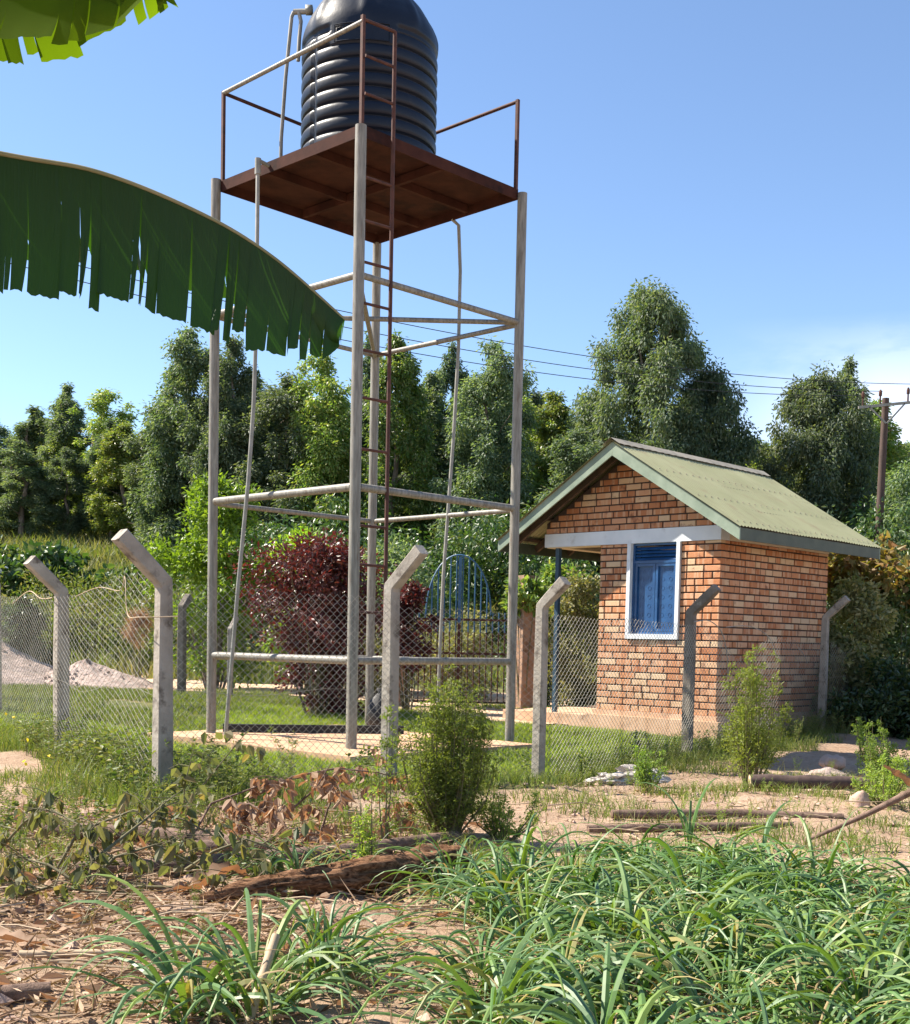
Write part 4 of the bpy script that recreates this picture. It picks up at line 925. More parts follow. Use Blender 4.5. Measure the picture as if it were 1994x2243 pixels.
def on_slab(x, y):
    rx, ry = x - c0.x, y - c0.y; u = rx * UL.x + ry * UL.y; v = rx * UR.x + ry * UR.y; s1 = (u > -.05) & (u < 3.5) & (v > -.05) & (v < 2.75)
    hx, hy = x - HO[0], y - HO[1]; a = hx * math.cos(HY) + hy * math.sin(HY); b = -hx * math.sin(HY) + hy * math.cos(HY); pth = np.abs(y - np.interp(x, [-1.0, -.1, 1.0, 2.2], [20.4, 19.2, 18.4, 18.2])) < .85; return s1 | (pth & (x > -1.2)) | ((a > -.55) & (a < 2.95) & (b > -.1) & (b < 3.5))
def nsy(x, y, s, sd=0):
    return np.sin(x * s + sd) * np.sin(y * s * 1.3 + 2 * sd) + .6 * np.sin(x * s * 2.3 + y * s * 1.7 + sd)
rng = np.random.default_rng(91)
x, y = pick(95000, (-8.5, 6.5), (8.5, 20.3), lambda x, y: (y > fence_y(x) - .3) & ~on_slab(x, y) & (y < np.where(x < -1, 18.6 - .5 * (x + 2), 20.4)) & ((x > -3.4) | (y < 14.5 - .9 * (x + 3))), rng)
blades(0, (x, y), .085, .010, M['lawn'], 'lawn_grass', .6, rng=rng)
# rough grass in front of and along the fence
x, y = pick(42000, (-6.5, 6.5), (6.2, 18), lambda x, y: ~on_slab(x, y) & (np.abs(y - fence_y(x) + .15) < .75 + .45 * nsy(x, y, 1.7)) , rng)
blades(0, (x, y), np.where(x < -1, .21, .13), .0075, M['weed'], 'rough_grass', .6, rng)
x, y = pick(16000, (-3.6, 5), (5.8, 12.5), lambda x, y: (y < fence_y(x) - .2) & (nsy(x, y, 2.1, 3) > .35), rng)
blades(0, (x, y), .11, .007, M['weed'], 'rough_grass', .8, rng)
x, y = pick(5000, (-3.6, 5), (5.8, 12.5), lambda x, y: (y < fence_y(x) - .2) & (nsy(x, y, 2.9, 5) > .5), rng)
blades(0, (x, y), .12, .006, M['dry'], 'dry_grass', 1.0, rng)
# dark weedy edge of the lawn by the back fence
x, y = pick(15000, (-9, -1.2), (18.6, 23), lambda x, y: np.abs(y - (19.6 - .52 * (x + 1.5))) < .85 + .3 * nsy(x, y, 2), rng)
blades(0, (x, y), .12, .012, M['weed'], 'tall_weeds', .5, rng)
n = 8; kk = np.array([(-2.9, 8.3, .42), (-2.6, 8.1, .36), (-2.75, 7.9, .30), (-3.3, 9.3, .5)])[rng.integers(4, size=n)]
leaves(kk + rng.normal(size=(n, 3)) * .035, rng.normal(size=(n, 3)), .028, .022, rng, kind='hex').build('wild_flowers', M['flower'])['kind'] = 'stuff'
x, y = pick(24000, (-10, -3.0), (13, 23), lambda x, y: (y > fence_y(x) - .2) & (y > 14.2 - .9 * (x + 3)) & (nsy(x, y, 1.3, 2) > -.7), rng)
blades(0, (x, y), .11, .012, M['weed'], 'rough_grass', .6, rng)
# meadow slope
x, y = pick(90000, (-27, 14), (29, 58), lambda x, y: (np.abs(x) < y * .5 + 3), rng)
blades(0, (x, y), .55, .045, M['dry'], 'meadow_grass', .5, rng)
x, y = pick(26000, (-27, 4), (28, 54), lambda x, y: nsy(x, y, .9) > .1, rng)
blades(0, (x, y), .6, .05, M['weed'], 'meadow_grass', .5, rng)
# weeds: little branching plants with leaves
def weed_proto(seed, H, nl, ln, wd, kind='hex', stems=4):
    rg = np.random.default_rng(seed); P = []; D = []
    S = MB()
    for s_ in range(stems):
        a = rg.uniform(0, 6.28); q = rg.uniform(.1, .5) * H; h = H * rg.uniform(.6, 1); e = np.array([math.cos(a) * q, math.sin(a) * q, h]); S.tube([(0, 0, -.03), tuple(e * .5 + np.array([0, 0, h * .08])), tuple(e)], [.004, .003, .0015], 3, cap=False)
        for i in range(nl // stems):
            t = rg.uniform(.15, 1); P.append(e * t + np.array([0, 0, h * .08 * math.sin(t * PI)])); d = rg.normal(size=3); d[2] = abs(d[2]) * .4 - .1; D.append(d)
    lm = leaves(np.array(P), np.array(D), ln * rg.uniform(.6, 1.3, len(P)), wd * rg.uniform(.7, 1.2, len(P)), rg, kind=kind); return lm, S
WP = [weed_proto(i, 1.0, 70, .13, .075) for i in range(4)] + [weed_proto(10 + i, 1.0, 170, .085, .022, stems=7) for i in range(3)]
def scatter_weeds(name, pos, hr, mat, rng, which=range(7)):
    mb = MB(); which = list(which)
    for (x, y) in pos:
        lm, S = WP[which[rng.integers(len(which))]]; h = rng.uniform(*hr); a = rng.uniform(0, 6.28); cs, sn = math.cos(a), math.sin(a); Rm = np.array([[cs, sn, 0], [-sn, cs, 0], [0, 0, 1]]) * h; o = np.array([x, y, G(x, y)])
        mb.add(lm.V[0] @ Rm + o, lm.F[0], 0)
        for v, f in zip(S.V, S.F): mb.F.append(f - 0 + 0) if False else None
        base = 0
        for v, f in zip(S.V, S.F): mb.add(v @ Rm + o, f - base, 1); base += len(v)
    o = mb.build(name, [mat, M['stem']]); tag(o, kind='stuff'); return o
def along(n, rng, spread, lo=-4.5, hi=6.0, off=-.1):
    x = rng.uniform(lo, hi, n); y = fence_y(x) + off + rng.normal(size=n) * spread
    return [(a, b) for a, b in zip(x, y) if not any(abs(a - p * (b / q)) < .16 and b < q + .05 for p, q in ((-2.02, 8.6), (-.53, 10.1), (.73, 10.75)))]
scatter_weeds('fence_weeds', along(230, rng, .28), (.12, .34), M['weed'], rng, (0, 3, 4, 5, 6, 4, 5, 6))
scatter_weeds('fence_weeds', along(110, rng, .35, -4.4, -1.2, -.2), (.2, .52), M['weed'], rng, (4, 5, 6, 1))
scatter_weeds('fence_weeds', along(50, rng, .35, 1.6, 5.6, -.25), (.15, .38), M['weed'], rng, (4, 5, 6))
scatter_weeds('ground_weeds', [(a, b) for a, b in zip(rng.uniform(-3.2, 4.6, 230), rng.uniform(5.6, 13, 230)) if b < float(fence_y(a)) - .3], (.06, .21), M['feather'], rng, (4, 5, 6))
scatter_weeds('ground_weeds', [(a, b) for a, b in zip(rng.uniform(-2.7, -.1, 90), rng.uniform(4.3, 7.6, 90))], (.05, .16), M['weed'], rng, (4, 5, 6, 0))
scatter_weeds('leafy_weeds', [(a, b) for a, b in zip(rng.uniform(-2.9, -1.4, 60), rng.uniform(6.6, 8.6, 60))], (.12, .30), M['weed'], rng, (0, 4, 5, 6))

# ---------------------------------------------------------------- broad-bladed grass
def blade_arrays(base, ang, L_, W_, up, rng, nseg=9, twist=0.0):
    """arching V-folded blade from base; up = initial elevation (rad)"""
    d = np.array([math.cos(ang), math.sin(ang), 0]); side = np.array([-math.sin(ang), math.cos(ang), 0]); p = np.array(base, float); V = []; el = up; drop = rng.uniform(1.1, 2.3) * (up + .35) / nseg
    side = side * math.cos(twist) + np.array([0, 0, 1]) * math.sin(twist)
    yaw = rng.uniform(-.05, .05)
    for i in range(nseg + 1):
        t = i / nseg; wv = W_ * (math.sin(min(1, t * 2.6 + .22) * PI / 2)) * (1 - t ** 1.7) + .0006
        nrm = np.cross(d * math.cos(el) + np.array([0, 0, math.sin(el)]), side)
        V += [p + side * wv / 2 + nrm * wv * -.16, p + nrm * wv * .10, p - side * wv / 2 + nrm * wv * -.16]
        p = p + (d * math.cos(el) + np.array([0, 0, math.sin(el)])) * L_ / nseg; el -= drop * (.5 + t * 1.25); el = max(el, -1.45)
        ang += yaw; d = np.array([math.cos(ang), math.sin(ang), 0])
    F = []
    for i in range(nseg):
        a = i * 3; F += [(a, a + 1, a + 4, a + 3), (a + 1, a + 2, a + 5, a + 4)]
    return V, F
def tussock_mb(specs, rng):
    mb = MB()
    for (x, y, n, L_, W_, sp) in specs:
        z = G(x, y)
        for i in range(n):
            a = rng.uniform(0, 2 * PI); r = sp * rng.random() ** .7; b = (x + math.cos(a) * r, y + math.sin(a) * r, z + rng.uniform(-.02, .10) * (1 if r < sp * .6 else 0)); l = L_ * rng.uniform(.5, 1.15)
            V, F = blade_arrays(b, a + rng.normal() * .45, l, W_ * rng.uniform(.6, 1.15), rng.uniform(.45, 1.4), rng, twist=rng.normal() * .5); mb.add(V, F)
    return mb
rng = np.random.default_rng(123)
specs = []
# main bank of grass, right foreground
def inbank(x, y):
    edge = np.interp(x, [-.55, -.2, .1, .35, .8, 1.3, 1.6, 2.0, 2.6], [3.4, 4.6, 5.5, 5.8, 6.1, 6.3, 6.0, 5.6, 5.5]); lo = np.interp(x, [-.2, .0, .3, .6], [4.9, 4.4, 3.0, 2.8])
    return (y < edge) & (y > lo) & (x > .10 + .10 * np.sin(y * 3))
tries = 0
while len(specs) < 74 and tries < 6000:
    tries += 1; x, y = rng.uniform(-.1, 2.75), rng.uniform(2.9, 6.8)
    if abs(x) > y * .40 + .25 or not inbank(x, y): continue
    if any((x - s[0]) ** 2 + (y - s[1]) ** 2 < .26 ** 2 for s in specs): continue
    specs.append((x, y, int(rng.uniform(36, 70)), rng.uniform(.36, .62), rng.uniform(.019, .029), rng.uniform(.05, .11)))
o = tussock_mb(specs, rng).build('broad_bladed_grass', M['blade']); tag(o, kind='stuff')
TU = [((-.60, 3.78, 70, .62, .026, .13), 'tall broad bladed grass tussock at the bottom edge left of centre'),
      ((-.78, 3.68, 26, .66, .030, .05), 'few stiff grass shoots at the bottom left, tallest one cut off flat'),
      ((-.42, 4.15, 60, .45, .020, .12), 'arching grass tussock behind the pale leaning stick'),
      ((-.72, 5.75, 60, .38, .018, .16), 'pale green grass tussock behind the rotten log'),
      ((-.52, 5.95, 34, .34, .018, .10), 'small grass tuft between the rotten log and the long dark pole'),
      ((.02, 5.55, 60, .46, .020, .12), 'grass tussock arching over the right end of the rotten log'),
      ((.12, 3.55, 42, .6, .022, .12), 'grass tussock with long drooping blades at the bottom centre')]
for s_, lab in TU: tag(tussock_mb([s_], rng).build('grass_tussock', M['blade']), lab, 'grass tussock', 'grass tussocks in the foreground')
# small tufts and dead strands between the clumps
sp2 = []
for i in range(130):
    x, y = rng.uniform(-.25, 2.7), rng.uniform(2.9, 6.5)
    if inbank(x, y): sp2.append((x, y, int(rng.uniform(4, 12)), rng.uniform(.16, .34), rng.uniform(.008, .016), .06))
tag(tussock_mb(sp2, rng).build('fine_grass', M['blade']), kind='stuff')
sp3 = [(a, b, int(rng.uniform(8, 22)), rng.uniform(.2, .45), rng.uniform(.006, .012), .10) for (a, b, *_) in specs if rng.random() < .8] + [(s_[0][0], s_[0][1], 14, .4, .009, .12) for s_ in TU]
tag(tussock_mb(sp3, rng).build('dead_grass', M['straw'], smooth=True), kind='stuff')
# tall curled shoot above the bank
mb = MB()
for (x, y, a, l, up) in ((1.22, 6.45, 2.6, .55, 1.5), (1.24, 6.45, .6, .62, 1.53), (1.23, 6.42, 1.9, .42, 1.5), (1.55, 6.2, .7, .5, 1.35), (1.56, 6.2, 1.1, .45, 1.45)):
    V, F = blade_arrays((x, y, G(x, y) + .1), a, l, .026, up, rng, 12); mb.add(V, F)
mb.tube([(1.23, 6.44, 0), (1.235, 6.44, .35)], [.008, .006], 6); tag(mb.build('grass_shoot', M['blade']), 'tall curled grass shoot standing above the grass bank', 'grass shoot')

# ---------------------------------------------------------------- logs, poles, sticks
def logmb(pts, r, n=16, rough=.06, seed=0, sub=8, fib=0):
    P = [Vector(p) for p in pts]; Q = []; R = []
    for i in range(len(P) - 1):
        for t in np.linspace(0, 1, sub + 1)[:-1]: Q.append(P[i].lerp(P[i + 1], t)); R.append(r[i] + (r[i + 1] - r[i]) * t)
    Q.append(P[-1]); R.append(r[-1]); mb = MB(); mb.tube(Q, R, n)
    V = mb.V[0]
    for i in range(len(Q)):
        for j in range(n):
            v = Vector(V[i * n + j]); o = v - Q[i]; k = 1 + rough * noise.fractal(Vector((v.x * 5, v.y * 5, v.z * 5 + seed)), 1, 2, 3)
            if fib: k += fib * noise.noise(Vector((j * 1.9 + seed, i * .12, seed))) * 1.4 - (.3 if (noise.noise(Vector((j * .9, i * .18, 5 + seed))) > .22) else 0) * fib * 2
            V[i * n + j] = Q[i] + o * k
    for c, base in ((0, 0), (1, (len(Q) - 1) * n)):
        mb.V[1 + c][1:] = V[base:base + n]
    return mb
def logobj(name, cat, label, pts, r, mat, cut=None, group=None, **kw):
    mb = logmb(pts, r, **kw)
    if cut: mb.M[1] = (mb.M[1][0], 1); mb.M[2] = (mb.M[2][0], 1)
    mats = [M[mat], M[cut]] if cut else M[mat]
    o = mb.build(name, mats, smooth=True); tag(o, label, cat, group); return o
logobj('rotten_log', 'log', 'split rotten log tapering to a point on the left, lying on soil', [(-1.12, 5.22, .03), (-.82, 5.35, .06), (-.4, 5.6, .085), (.05, 5.95, .09)], [.012, .055, .085, .09], 'rot', n=40, rough=.2, fib=.30, sub=20, seed=2)
logobj('wooden_pole', 'pole', 'long dark pole lying behind the rotten log', [(-1.75, 5.75, .045), (-1.3, 5.88, .05), (-.6, 6.35, .05), (.02, 6.95, .05)], [.045, .05, .045, .04], 'log', group='poles lying on the ground', seed=4)
logobj('wooden_pole', 'pole', 'pole lying furthest left behind the wilted plant', [(-2.3, 6.95, .045), (-1.7, 6.85, .05), (-1.02, 6.55, .045)], [.045, .048, .05], 'log', group='poles lying on the ground', seed=5)
logobj('wooden_pole', 'pole', 'short dark pole stub touching the dry brown branch', [(-1.35, 6.42, .04), (-.98, 6.5, .05)], [.05, .048], 'log', group='poles lying on the ground', seed=6)
logobj('wooden_pole', 'pole', 'thin pole lying left of the feathery middle shrub', [(-.45, 7.35, .03), (.05, 7.5, .03)], [.028, .024], 'log', group='poles lying on the ground', seed=7)
logobj('wooden_pole', 'pole', 'thin grey pole lying just behind the right grass bank', [(.82, 7.5, .03), (1.5, 7.65, .035), (2.15, 7.85, .03)], [.026, .03, .024], 'log', group='poles lying on the ground', seed=8)
logobj('wooden_pole', 'pole', 'second thin pole behind the right grass bank, further back', [(1.05, 8.2, .03), (1.9, 8.3, .035), (2.6, 8.25, .03)], [.03, .035, .03], 'log', group='poles lying on the ground', seed=9)
logobj('cut_log', 'log', 'dark log with pale cut end lying in front of the right shrub', [(2.42, 10.15, .055), (2.9, 10.13, .06), (3.4, 10.2, .05)], [.062, .058, .046], 'polewood', cut='cut', seed=10, n=24, rough=.25, fib=.05)
logobj('dry_stick', 'stick', 'pale jointed stick lying on the litter at the left', [(-1.5, 4.28, .03), (-1.1, 4.33, .035), (-.62, 4.42, .03)], [.014, .013, .011], 'stick', group='dry sticks on the ground', seed=11, n=10)
logobj('dry_stick', 'stick', 'pale jointed stick leaning out of the bottom grass tussock', [(-.60, 3.62, -.02), (-.575, 3.72, .10), (-.545, 3.85, .22)], [.016, .0145, .014], 'stick', group='dry sticks on the ground', seed=12, n=10)
logobj('dry_stick', 'stick', 'grey stub of wood at the bottom left corner', [(-1.55, 3.75, .02), (-1.25, 3.85, .03)], [.035, .028], 'log', group='dry sticks on the ground', seed=13, n=10)
rb = random.Random(31)
mb = MB()
for i in range(170):
    x, y = rb.uniform(-2.6, .0), rb.uniform(3.8, 8.2)
    if i > 140: x, y = rb.uniform(.6, 3.4), rb.uniform(7, 9)
    a = rb.uniform(-.5, .5) + (PI if rb.random() < .5 else 0) + (rb.uniform(-1.2, 1.2) if rb.random() < .4 else 0); l = rb.uniform(.12, .5); z = G(x, y) + rb.uniform(.02, .06)
    mb.tube([(x, y, z), (x + math.cos(a) * l * .5, y + math.sin(a) * l * .5, z + rb.uniform(-.01, .03)), (x + math.cos(a) * l, y + math.sin(a) * l, G(x, y) + rb.uniform(.01, .06))], [.005, .004, .002], 5)
tag(mb.build('twigs', M['stick']), kind='stuff')
# litter of straw, bark and leaf scraps
rng = np.random.default_rng(55)
n = 30000; x = rng.uniform(-2.9, .1, n); y = rng.uniform(3.3, 8.2, n)
dens = np.clip(1.15 - sstep(-.9, -.1, x) * .9 - sstep(6.8, 8.2, y), .05, 1) * (.35 + .65 * (nsy(x, y, 3) > -.5)); kk = rng.random(n) < dens; x, y = x[kk], y[kk]; n = len(x)
P = np.stack([x, y, gz(x, y) + rng.uniform(.0, .055, n) * rng.random(n)], 1); D = rng.normal(size=(n, 3)); D[:, 2] *= .35; D[:, 0] *= 1.4
leaves(P, D, rng.uniform(.02, .16, n) * rng.choice([.6, 1, 1.3], n), rng.uniform(.003, .014, n), rng).build('dry_litter', M['litter'])['kind'] = 'stuff'
n = 6000; x = rng.uniform(-.4, 4.4, n); y = rng.uniform(3.5, 12, n); kk = (y < fence_y(x) + .2); x, y = x[kk], y[kk]; n = len(x)
P = np.stack([x, y, gz(x, y) + rng.uniform(.0, .03, n)], 1); D = rng.normal(size=(n, 3)); D[:, 2] *= .2
leaves(P, D, rng.uniform(.01, .08, n), rng.uniform(.003, .012, n), rng).build('dry_litter', M['litter'])['kind'] = 'stuff'
n = 900; x = rng.uniform(-2.8, .3, n); y = rng.uniform(3.6, 8.4, n); P = np.stack([x, y, gz(x, y) + rng.uniform(.005, .05, n)], 1); D = rng.normal(size=(n, 3)); D[:, 2] *= .3
leaves(P, D, rng.uniform(.04, .11, n), rng.uniform(.02, .045, n), rng, kind='hex').build('fallen_leaves', M['brown'])['kind'] = 'stuff'
# clods and pebbles
mb = MB()
for i in range(900):
    x, y = rng.uniform(-2.6, 4.2), rng.uniform(3.4, 10.5); s_ = rng.uniform(.008, .03) if i % 12 else rng.uniform(.03, .05)
    V = unit(np.array([[1, 0, 0], [-1, 0, 0], [0, 1, 0], [0, -1, 0], [0, 0, 1], [0, 0, -1]]) + rng.normal(size=(6, 3)) * .25) * s_ * np.array([1, .9, .6])
    mb.add(V + np.array([x, y, G(x, y) + s_ * .3]), [[0, 2, 4], [2, 1, 4], [1, 3, 4], [3, 0, 4], [2, 0, 5], [1, 2, 5], [3, 1, 5], [0, 3, 5]])
tag(mb.build('soil_clods', M['rock'], smooth=False), kind='stuff')
# rock
def blob(name, cat, label, loc, r, mat, seed, amp=.25, sc_=(1, 1, 1), n=24):
    V = []; F = []
    for i in range(n // 2 + 1):
        for j in range(n):
            t = PI * i / (n // 2); a = 2 * PI * j / n; d = Vector((math.sin(t) * math.cos(a), math.sin(t) * math.sin(a), math.cos(t))); k = r * (1 + amp * noise.fractal(d * 1.6 + Vector((seed, 0, 0)), 1, 2, 4)); V.append((d.x * k * sc_[0], d.y * k * sc_[1], d.z * k * sc_[2]))
    for i in range(n // 2):
        for j in range(n): F.append((i * n + j, (i + 1) * n + j, (i + 1) * n + (j + 1) % n, i * n + (j + 1) % n))
    mb = MB(); mb.add(V, F); return tag(mb.build(name, M[mat], smooth=amp < .4, loc=loc), label, cat)
blob('rock', 'rock', 'rounded pinkish rock below the dark cut log at the right', (2.92, 8.9, .04), .09, 'rock', 3, .2, (.85, .8, 1.1))
blob('rock', 'rock', 'small brown stone in front of the last cranked post', (3.75, 12.3, .03), .13, 'rock', 5, .3, (1, 1, .6))
blob('plastic_sheet', 'rubbish', 'crumpled pale plastic rubbish lying in front of the fence', (1.62, 10.8, .02), .16, 'plastic', 9, .9, (1.3, .7, .45), 40)
blob('plastic_sheet', 'rubbish', 'smaller crumpled pale scrap left of the larger plastic rubbish', (1.32, 10.45, .02), .10, 'plastic', 12, .9, (1.6, .8, .4), 36)
blob('dirt_mound', 'mound', 'low mound of dry grass and soil behind the cut log', (3.45, 11.5, -.04), .16, 'gravel', 15, .35, (1.2, .9, .55), 32)

# wilted plant on the left and dry branch
def branchy(name, cat, label, main, leaf_mat, nl, ln, wd, seed, droop=1.2, r=.01, stemmat='stem', sub=10):
    rg = np.random.default_rng(seed); o = empty(name, main[0][0], 0, label, cat); O = Vector(main[0][0]); S = MB(); P = []; D = []
    for pts in main:
        pts = [Vector(p) - O for p in pts]; S.tube(pts, [r * (1 - .7 * i / (len(pts) - 1)) for i in range(len(pts))], 6)
        for i in range(sub):
            t = rg.uniform(.25, 1) * (len(pts) - 1); k = min(int(t), len(pts) - 2); c = pts[k].lerp(pts[k + 1], t - k); e = c + Vector((rg.normal() * .13, rg.normal() * .13, rg.normal() * .06 + .01)); S.tube([c, (c + e) / 2 + Vector((0, 0, .02)), e], [r * .3, r * .22, r * .12], 4, cap=False)
            for q in range(nl): s_ = rg.uniform(.3, 1); v = c.lerp(e, s_); P.append(tuple(v)); D.append((rg.normal() * .5, rg.normal() * .5, -droop * rg.uniform(.4, 1.2)))
    leaves(np.array(P), np.array(D), ln * rg.uniform(.5, 1.2, len(P)), wd * rg.uniform(.6, 1.2, len(P)), rg, kind='hex').build('leaf_sprays', leaf_mat, o); S.build('branches', M[stemmat], o, smooth=True); return o
branchy('wilted_plant', 'plant', 'wilted large leaved plant with drooping leaves at the left', [
    [(-1.62, 5.45, .0), (-1.60, 5.5, .14), (-1.68, 5.6, .28), (-1.85, 5.7, .34)], [(-1.62, 5.45, .03), (-1.5, 5.5, .16), (-1.32, 5.5, .22), (-1.12, 5.5, .12)],
    [(-1.62, 5.45, .02), (-1.4, 5.4, .05), (-1.1, 5.4, .05), (-.88, 5.5, .14)], [(-1.62, 5.45, .03), (-1.8, 5.5, .12), (-2.0, 5.6, .14)], [(-1.6, 5.5, .14), (-1.45, 5.8, .28), (-1.35, 6.0, .38)], [(-1.62, 5.45, .02), (-1.85, 5.4, .03), (-2.1, 5.5, .05)],
    [(-1.9, 5.9, .0), (-1.8, 5.95, .2), (-1.55, 6.0, .3), (-1.3, 5.95, .27), (-1.1, 5.9, .18)], [(-2.3, 6.1, 0), (-2.1, 6.05, .22), (-1.9, 6.0, .36)], [(-1.3, 5.75, .02), (-1.1, 5.7, .16), (-.95, 5.7, .22), (-.8, 5.75, .16)], [(-1.95, 5.2, .0), (-1.7, 5.2, .08), (-1.4, 5.15, .07)]],
    M['wilt'], 4, .08, .045, 5, 1.5, .010, sub=13)
branchy('wilted_plant', 'plant', 'thin upright weed with dull leaves in front of the near corner post', [[(-1.55, 7.1, 0), (-1.54, 7.1, .3), (-1.50, 7.15, .5)], [(-1.55, 7.1, .15), (-1.35, 7.2, .42), (-1.2, 7.3, .62)]], M['wilt'], 3, .08, .05, 8, .6, .007, sub=9)
branchy('dry_branch', 'branch', 'fallen arching branch with curled brown dead leaves left of the middle shrub', [
    [(-1.42, 6.6, .02), (-1.35, 6.9, .22), (-1.1, 7.2, .30), (-.9, 7.3, .33)], [(-1.2, 7.3, .20), (-.95, 7.35, .33), (-.7, 7.4, .38), (-.45, 7.4, .36), (-.25, 7.4, .30)],
    [(-1.4, 6.7, .05), (-1.15, 6.8, .16), (-.95, 6.9, .22)], [(-1.3, 6.9, .2), (-1.1, 6.7, .25), (-.9, 6.6, .16)], [(-1.0, 7.2, .1), (-.8, 7.2, .28), (-.72, 7.25, .42)], [(-.75, 6.9, .0), (-.7, 6.9, .2), (-.64, 6.95, .34)], [(-.4, 6.95, .0), (-.38, 7.0, .18), (-.32, 7.0, .30)]],
    M['brown'], 7, .09, .042, 6, .9, .009, 'log', sub=9)
# dried banana leaf scrap and slanting dry stalk
def curl_leaf(name, cat, label, pts, wd, mat, group=None, seed=0):
    P = [Vector(p) for p in pts]; n = 24; V = []; rr = random.Random(seed)
    for i in range(n + 1):
        t = i / n * (len(P) - 1); k = min(int(t), len(P) - 2); c = P[k].lerp(P[k + 1], t - k); d = (P[k + 1] - P[k]).normalized(); s_ = d.cross(Vector((0, 0, 1))).normalized(); u = s_.cross(d); w_ = wd * math.sin(PI * (.08 + .9 * i / n)) * (1 + .2 * math.sin(i * 1.9 + seed))
        for q in (-1, -.55, 0, .55, 1): V.append(c + s_ * w_ * q * .5 + u * w_ * (.35 * q * q + .08 * math.sin(i * 1.1 + q * 3 + seed)))
    F = [[i * 5 + j, i * 5 + j + 1, (i + 1) * 5 + j + 1, (i + 1) * 5 + j] for i in range(n) for j in range(4)]
    mb = MB(); mb.add(V, F); return tag(mb.build(name, M[mat], smooth=True), label, cat, group)
curl_leaf('dried_leaf', 'leaf', 'curled dry brown leaf on the soil beside the wilted plant', [(-1.25, 5.35, .03), (-1.1, 5.38, .05), (-.98, 5.45, .12), (-.90, 5.5, .08)], .12, 'brown', 'dried leaves on the soil', 1)
curl_leaf('dried_leaf', 'leaf', 'pale dry leaf blade lying at the left edge of the litter', [(-1.85, 4.6, .03), (-1.6, 4.45, .04), (-1.38, 4.38, .03)], .07, 'brown', 'dried leaves on the soil', 2)
logobj('dry_stalk', 'stalk', 'long brown banana stalk slanting up out of the right edge', [(2.05, 7.2, .03), (2.35, 7.1, .20), (2.62, 7.05, .36), (2.9, 7.0, .5)], [.010, .016, .022, .03], 'log', seed=22, n=10)
curl_leaf('dried_leaf', 'leaf', 'dark curled dead leaf hanging at the right edge above the stalk', [(2.42, 7.0, .50), (2.5, 7.0, .44), (2.62, 7.0, .36), (2.8, 7.0, .3)], .09, 'brown', 'dried leaves on the soil', 4)

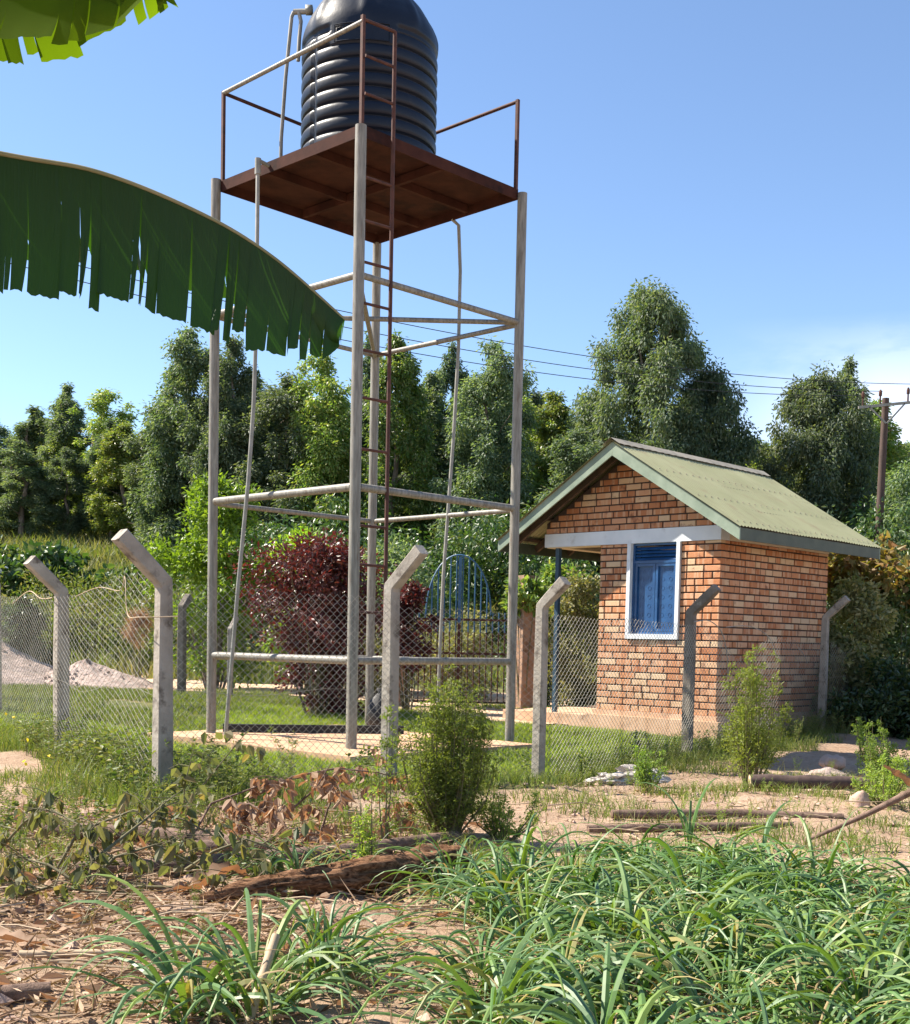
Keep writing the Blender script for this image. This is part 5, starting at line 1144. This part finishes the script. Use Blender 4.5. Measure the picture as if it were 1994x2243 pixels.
# ---------------------------------------------------------------- banana plant
ban = empty('banana_plant', (-2.3, 2.9, G(-2.3, 2.9)), 0, 'banana plant reaching in from the left with long torn leaves', 'banana plant')
BO = Vector(ban.location)
mb = MB(); mb.tube([(0, 0, -.1), (.0, 0, .8), (.02, 0, 1.7), (.04, 0, 2.2)], [.15, .13, .10, .06], 16); mb.build('pseudostem', M['stem'], ban, smooth=True)
def banana_leaf(mid, wn, wf, seed, near_dir, far_dir, ntear=26, nseg=120, name='leaf', mat='banana'):
    """midrib polyline (world); strips hang on both sides; wn/wf = widths near/far as functions of t"""
    rr = random.Random(seed); P = [Vector(p) - BO for p in mid]; Q = []
    for i in range(len(P) - 1):
        a, b, c_, d = P[max(i - 1, 0)], P[i], P[i + 1], P[min(i + 2, len(P) - 1)]
        for t in np.linspace(0, 1, nseg // (len(P) - 1) + 1)[:-1]: Q.append(.5 * ((2 * b) + (c_ - a) * t + (2 * a - 5 * b + 4 * c_ - d) * t * t + (3 * b - a - 3 * c_ + d) * t ** 3))
    Q.append(P[-1]); n = len(Q); leaf = MB(); mid_o = MB(); mid_o.tube(Q, [.006 * (1 - .85 * i / n) + .0015 for i in range(n)], 8)
    lf = mid_o.build(name, M['midrib'], ban, smooth=True)
    for side, (wf_, base_dir) in enumerate(((wn, near_dir), (wf, far_dir))):
        i = 0
        while i < n - 1:
            k = min(n - 1, i + rr.choice([1, 2, 2, 3, 4, 5, 7, 9]))
            V = []; F = []; m_ = 12; swing = rr.uniform(-.035, .035); gap = rr.choice([0, .003, .006, .014, .03]) * (2 if mat == 'banana_backlit' else 1); tw = rr.uniform(-.35, .35); depth = rr.uniform(.0, .8) if rr.random() < .7 else 1.3; end = rr.uniform(.88, 1.05); curl = rr.uniform(.0, .5)
            cnt_ = k - i + 1
            for a in range(cnt_):
                q = Q[i + a]; t = (i + a) / n; w_ = wf_(t) * (end + rr.uniform(-.015, .015)); tang = (Q[min(i + a + 1, n - 1)] - Q[max(i + a - 1, 0)]).normalized()
                bd = Vector(base_dir).normalized(); bd = (bd - tang * bd.dot(tang) * .25).normalized(); out = tang.cross(bd) * (1 if side == 0 else -1)
                for b in range(m_ + 1):
                    s_ = b / m_; free = max(0, s_ - depth * .55) 
                    pull = (a / (cnt_ - 1) - .5) * -free * .16 * (cnt_ - 1) * .01
                    p = q + bd * w_ * s_ + tang * (w_ * s_ * .05 + (a / (cnt_ - 1) - .5) * -free * gap + swing * free * w_) + out * (.035 * math.sin(s_ * 2.4) + free * tw * (a / (cnt_ - 1) - .5) * .10 + free * tw * .05) + Vector((0, 0, -.02 * s_ * s_))
                    V.append(p)
            for a in range(cnt_ - 1):
                for b in range(m_): c0_ = a * (m_ + 1) + b; F.append((c0_, c0_ + m_ + 1, c0_ + m_ + 2, c0_ + 1))
            mb = MB(); mb.add(V, F); mb.build('leaf_strip', M[mat], lf, smooth=True)
            i = k
    return lf
wN = lambda t: np.interp(t, [0, .15, .45, .7, .85, .93, 1], [.28, .30, .305, .262, .185, .12, .02])
wF = lambda t: np.interp(t, [0, .15, .45, .7, .85, .95, 1], [.25, .25, .22, .17, .13, .08, .02])
banana_leaf([(-2.25, 2.9, 2.2), (-1.7, 2.95, 2.36), (-1.1, 3.0, 2.272), (-.86, 3.0, 2.232), (-.62, 3.0, 2.142), (-.45, 3.0, 2.045), (-.28, 3.0, 1.905)], wN, wF, 4, (.05, -.25, -1), (0, .75, -.75), nseg=168)
banana_leaf([(-2.2, 2.8, 2.2), (-1.8, 2.7, 2.7), (-1.35, 2.6, 2.68), (-1.0, 2.5, 2.53), (-.78, 2.45, 2.46), (-.55, 2.4, 2.42)], lambda t: np.interp(t, [0, .5, .8, 1], [.26, .28, .20, .05]), lambda t: np.interp(t, [0, .5, .8, 1], [.26, .24, .17, .05]), 9, (.0, -.35, -.95), (0, .55, -.85), nseg=90, mat='banana_backlit')
banana_leaf([(-2.3, 3.0, 2.2), (-1.9, 2.75, 2.75), (-1.3, 2.5, 2.72), (-.99, 2.4, 2.36)], lambda t: np.interp(t, [0, .5, .8, 1], [.2, .24, .2, .05]), lambda t: np.interp(t, [0, .5, .8, 1], [.2, .2, .2, .05]), 12, (.25, -.2, -1), (-.3, .3, -.9), nseg=60, mat='banana_backlit')
print('objects', len(bpy.data.objects), 'tris', sum(len(m.loops) - 2 * len(m.polygons) for m in bpy.data.meshes))
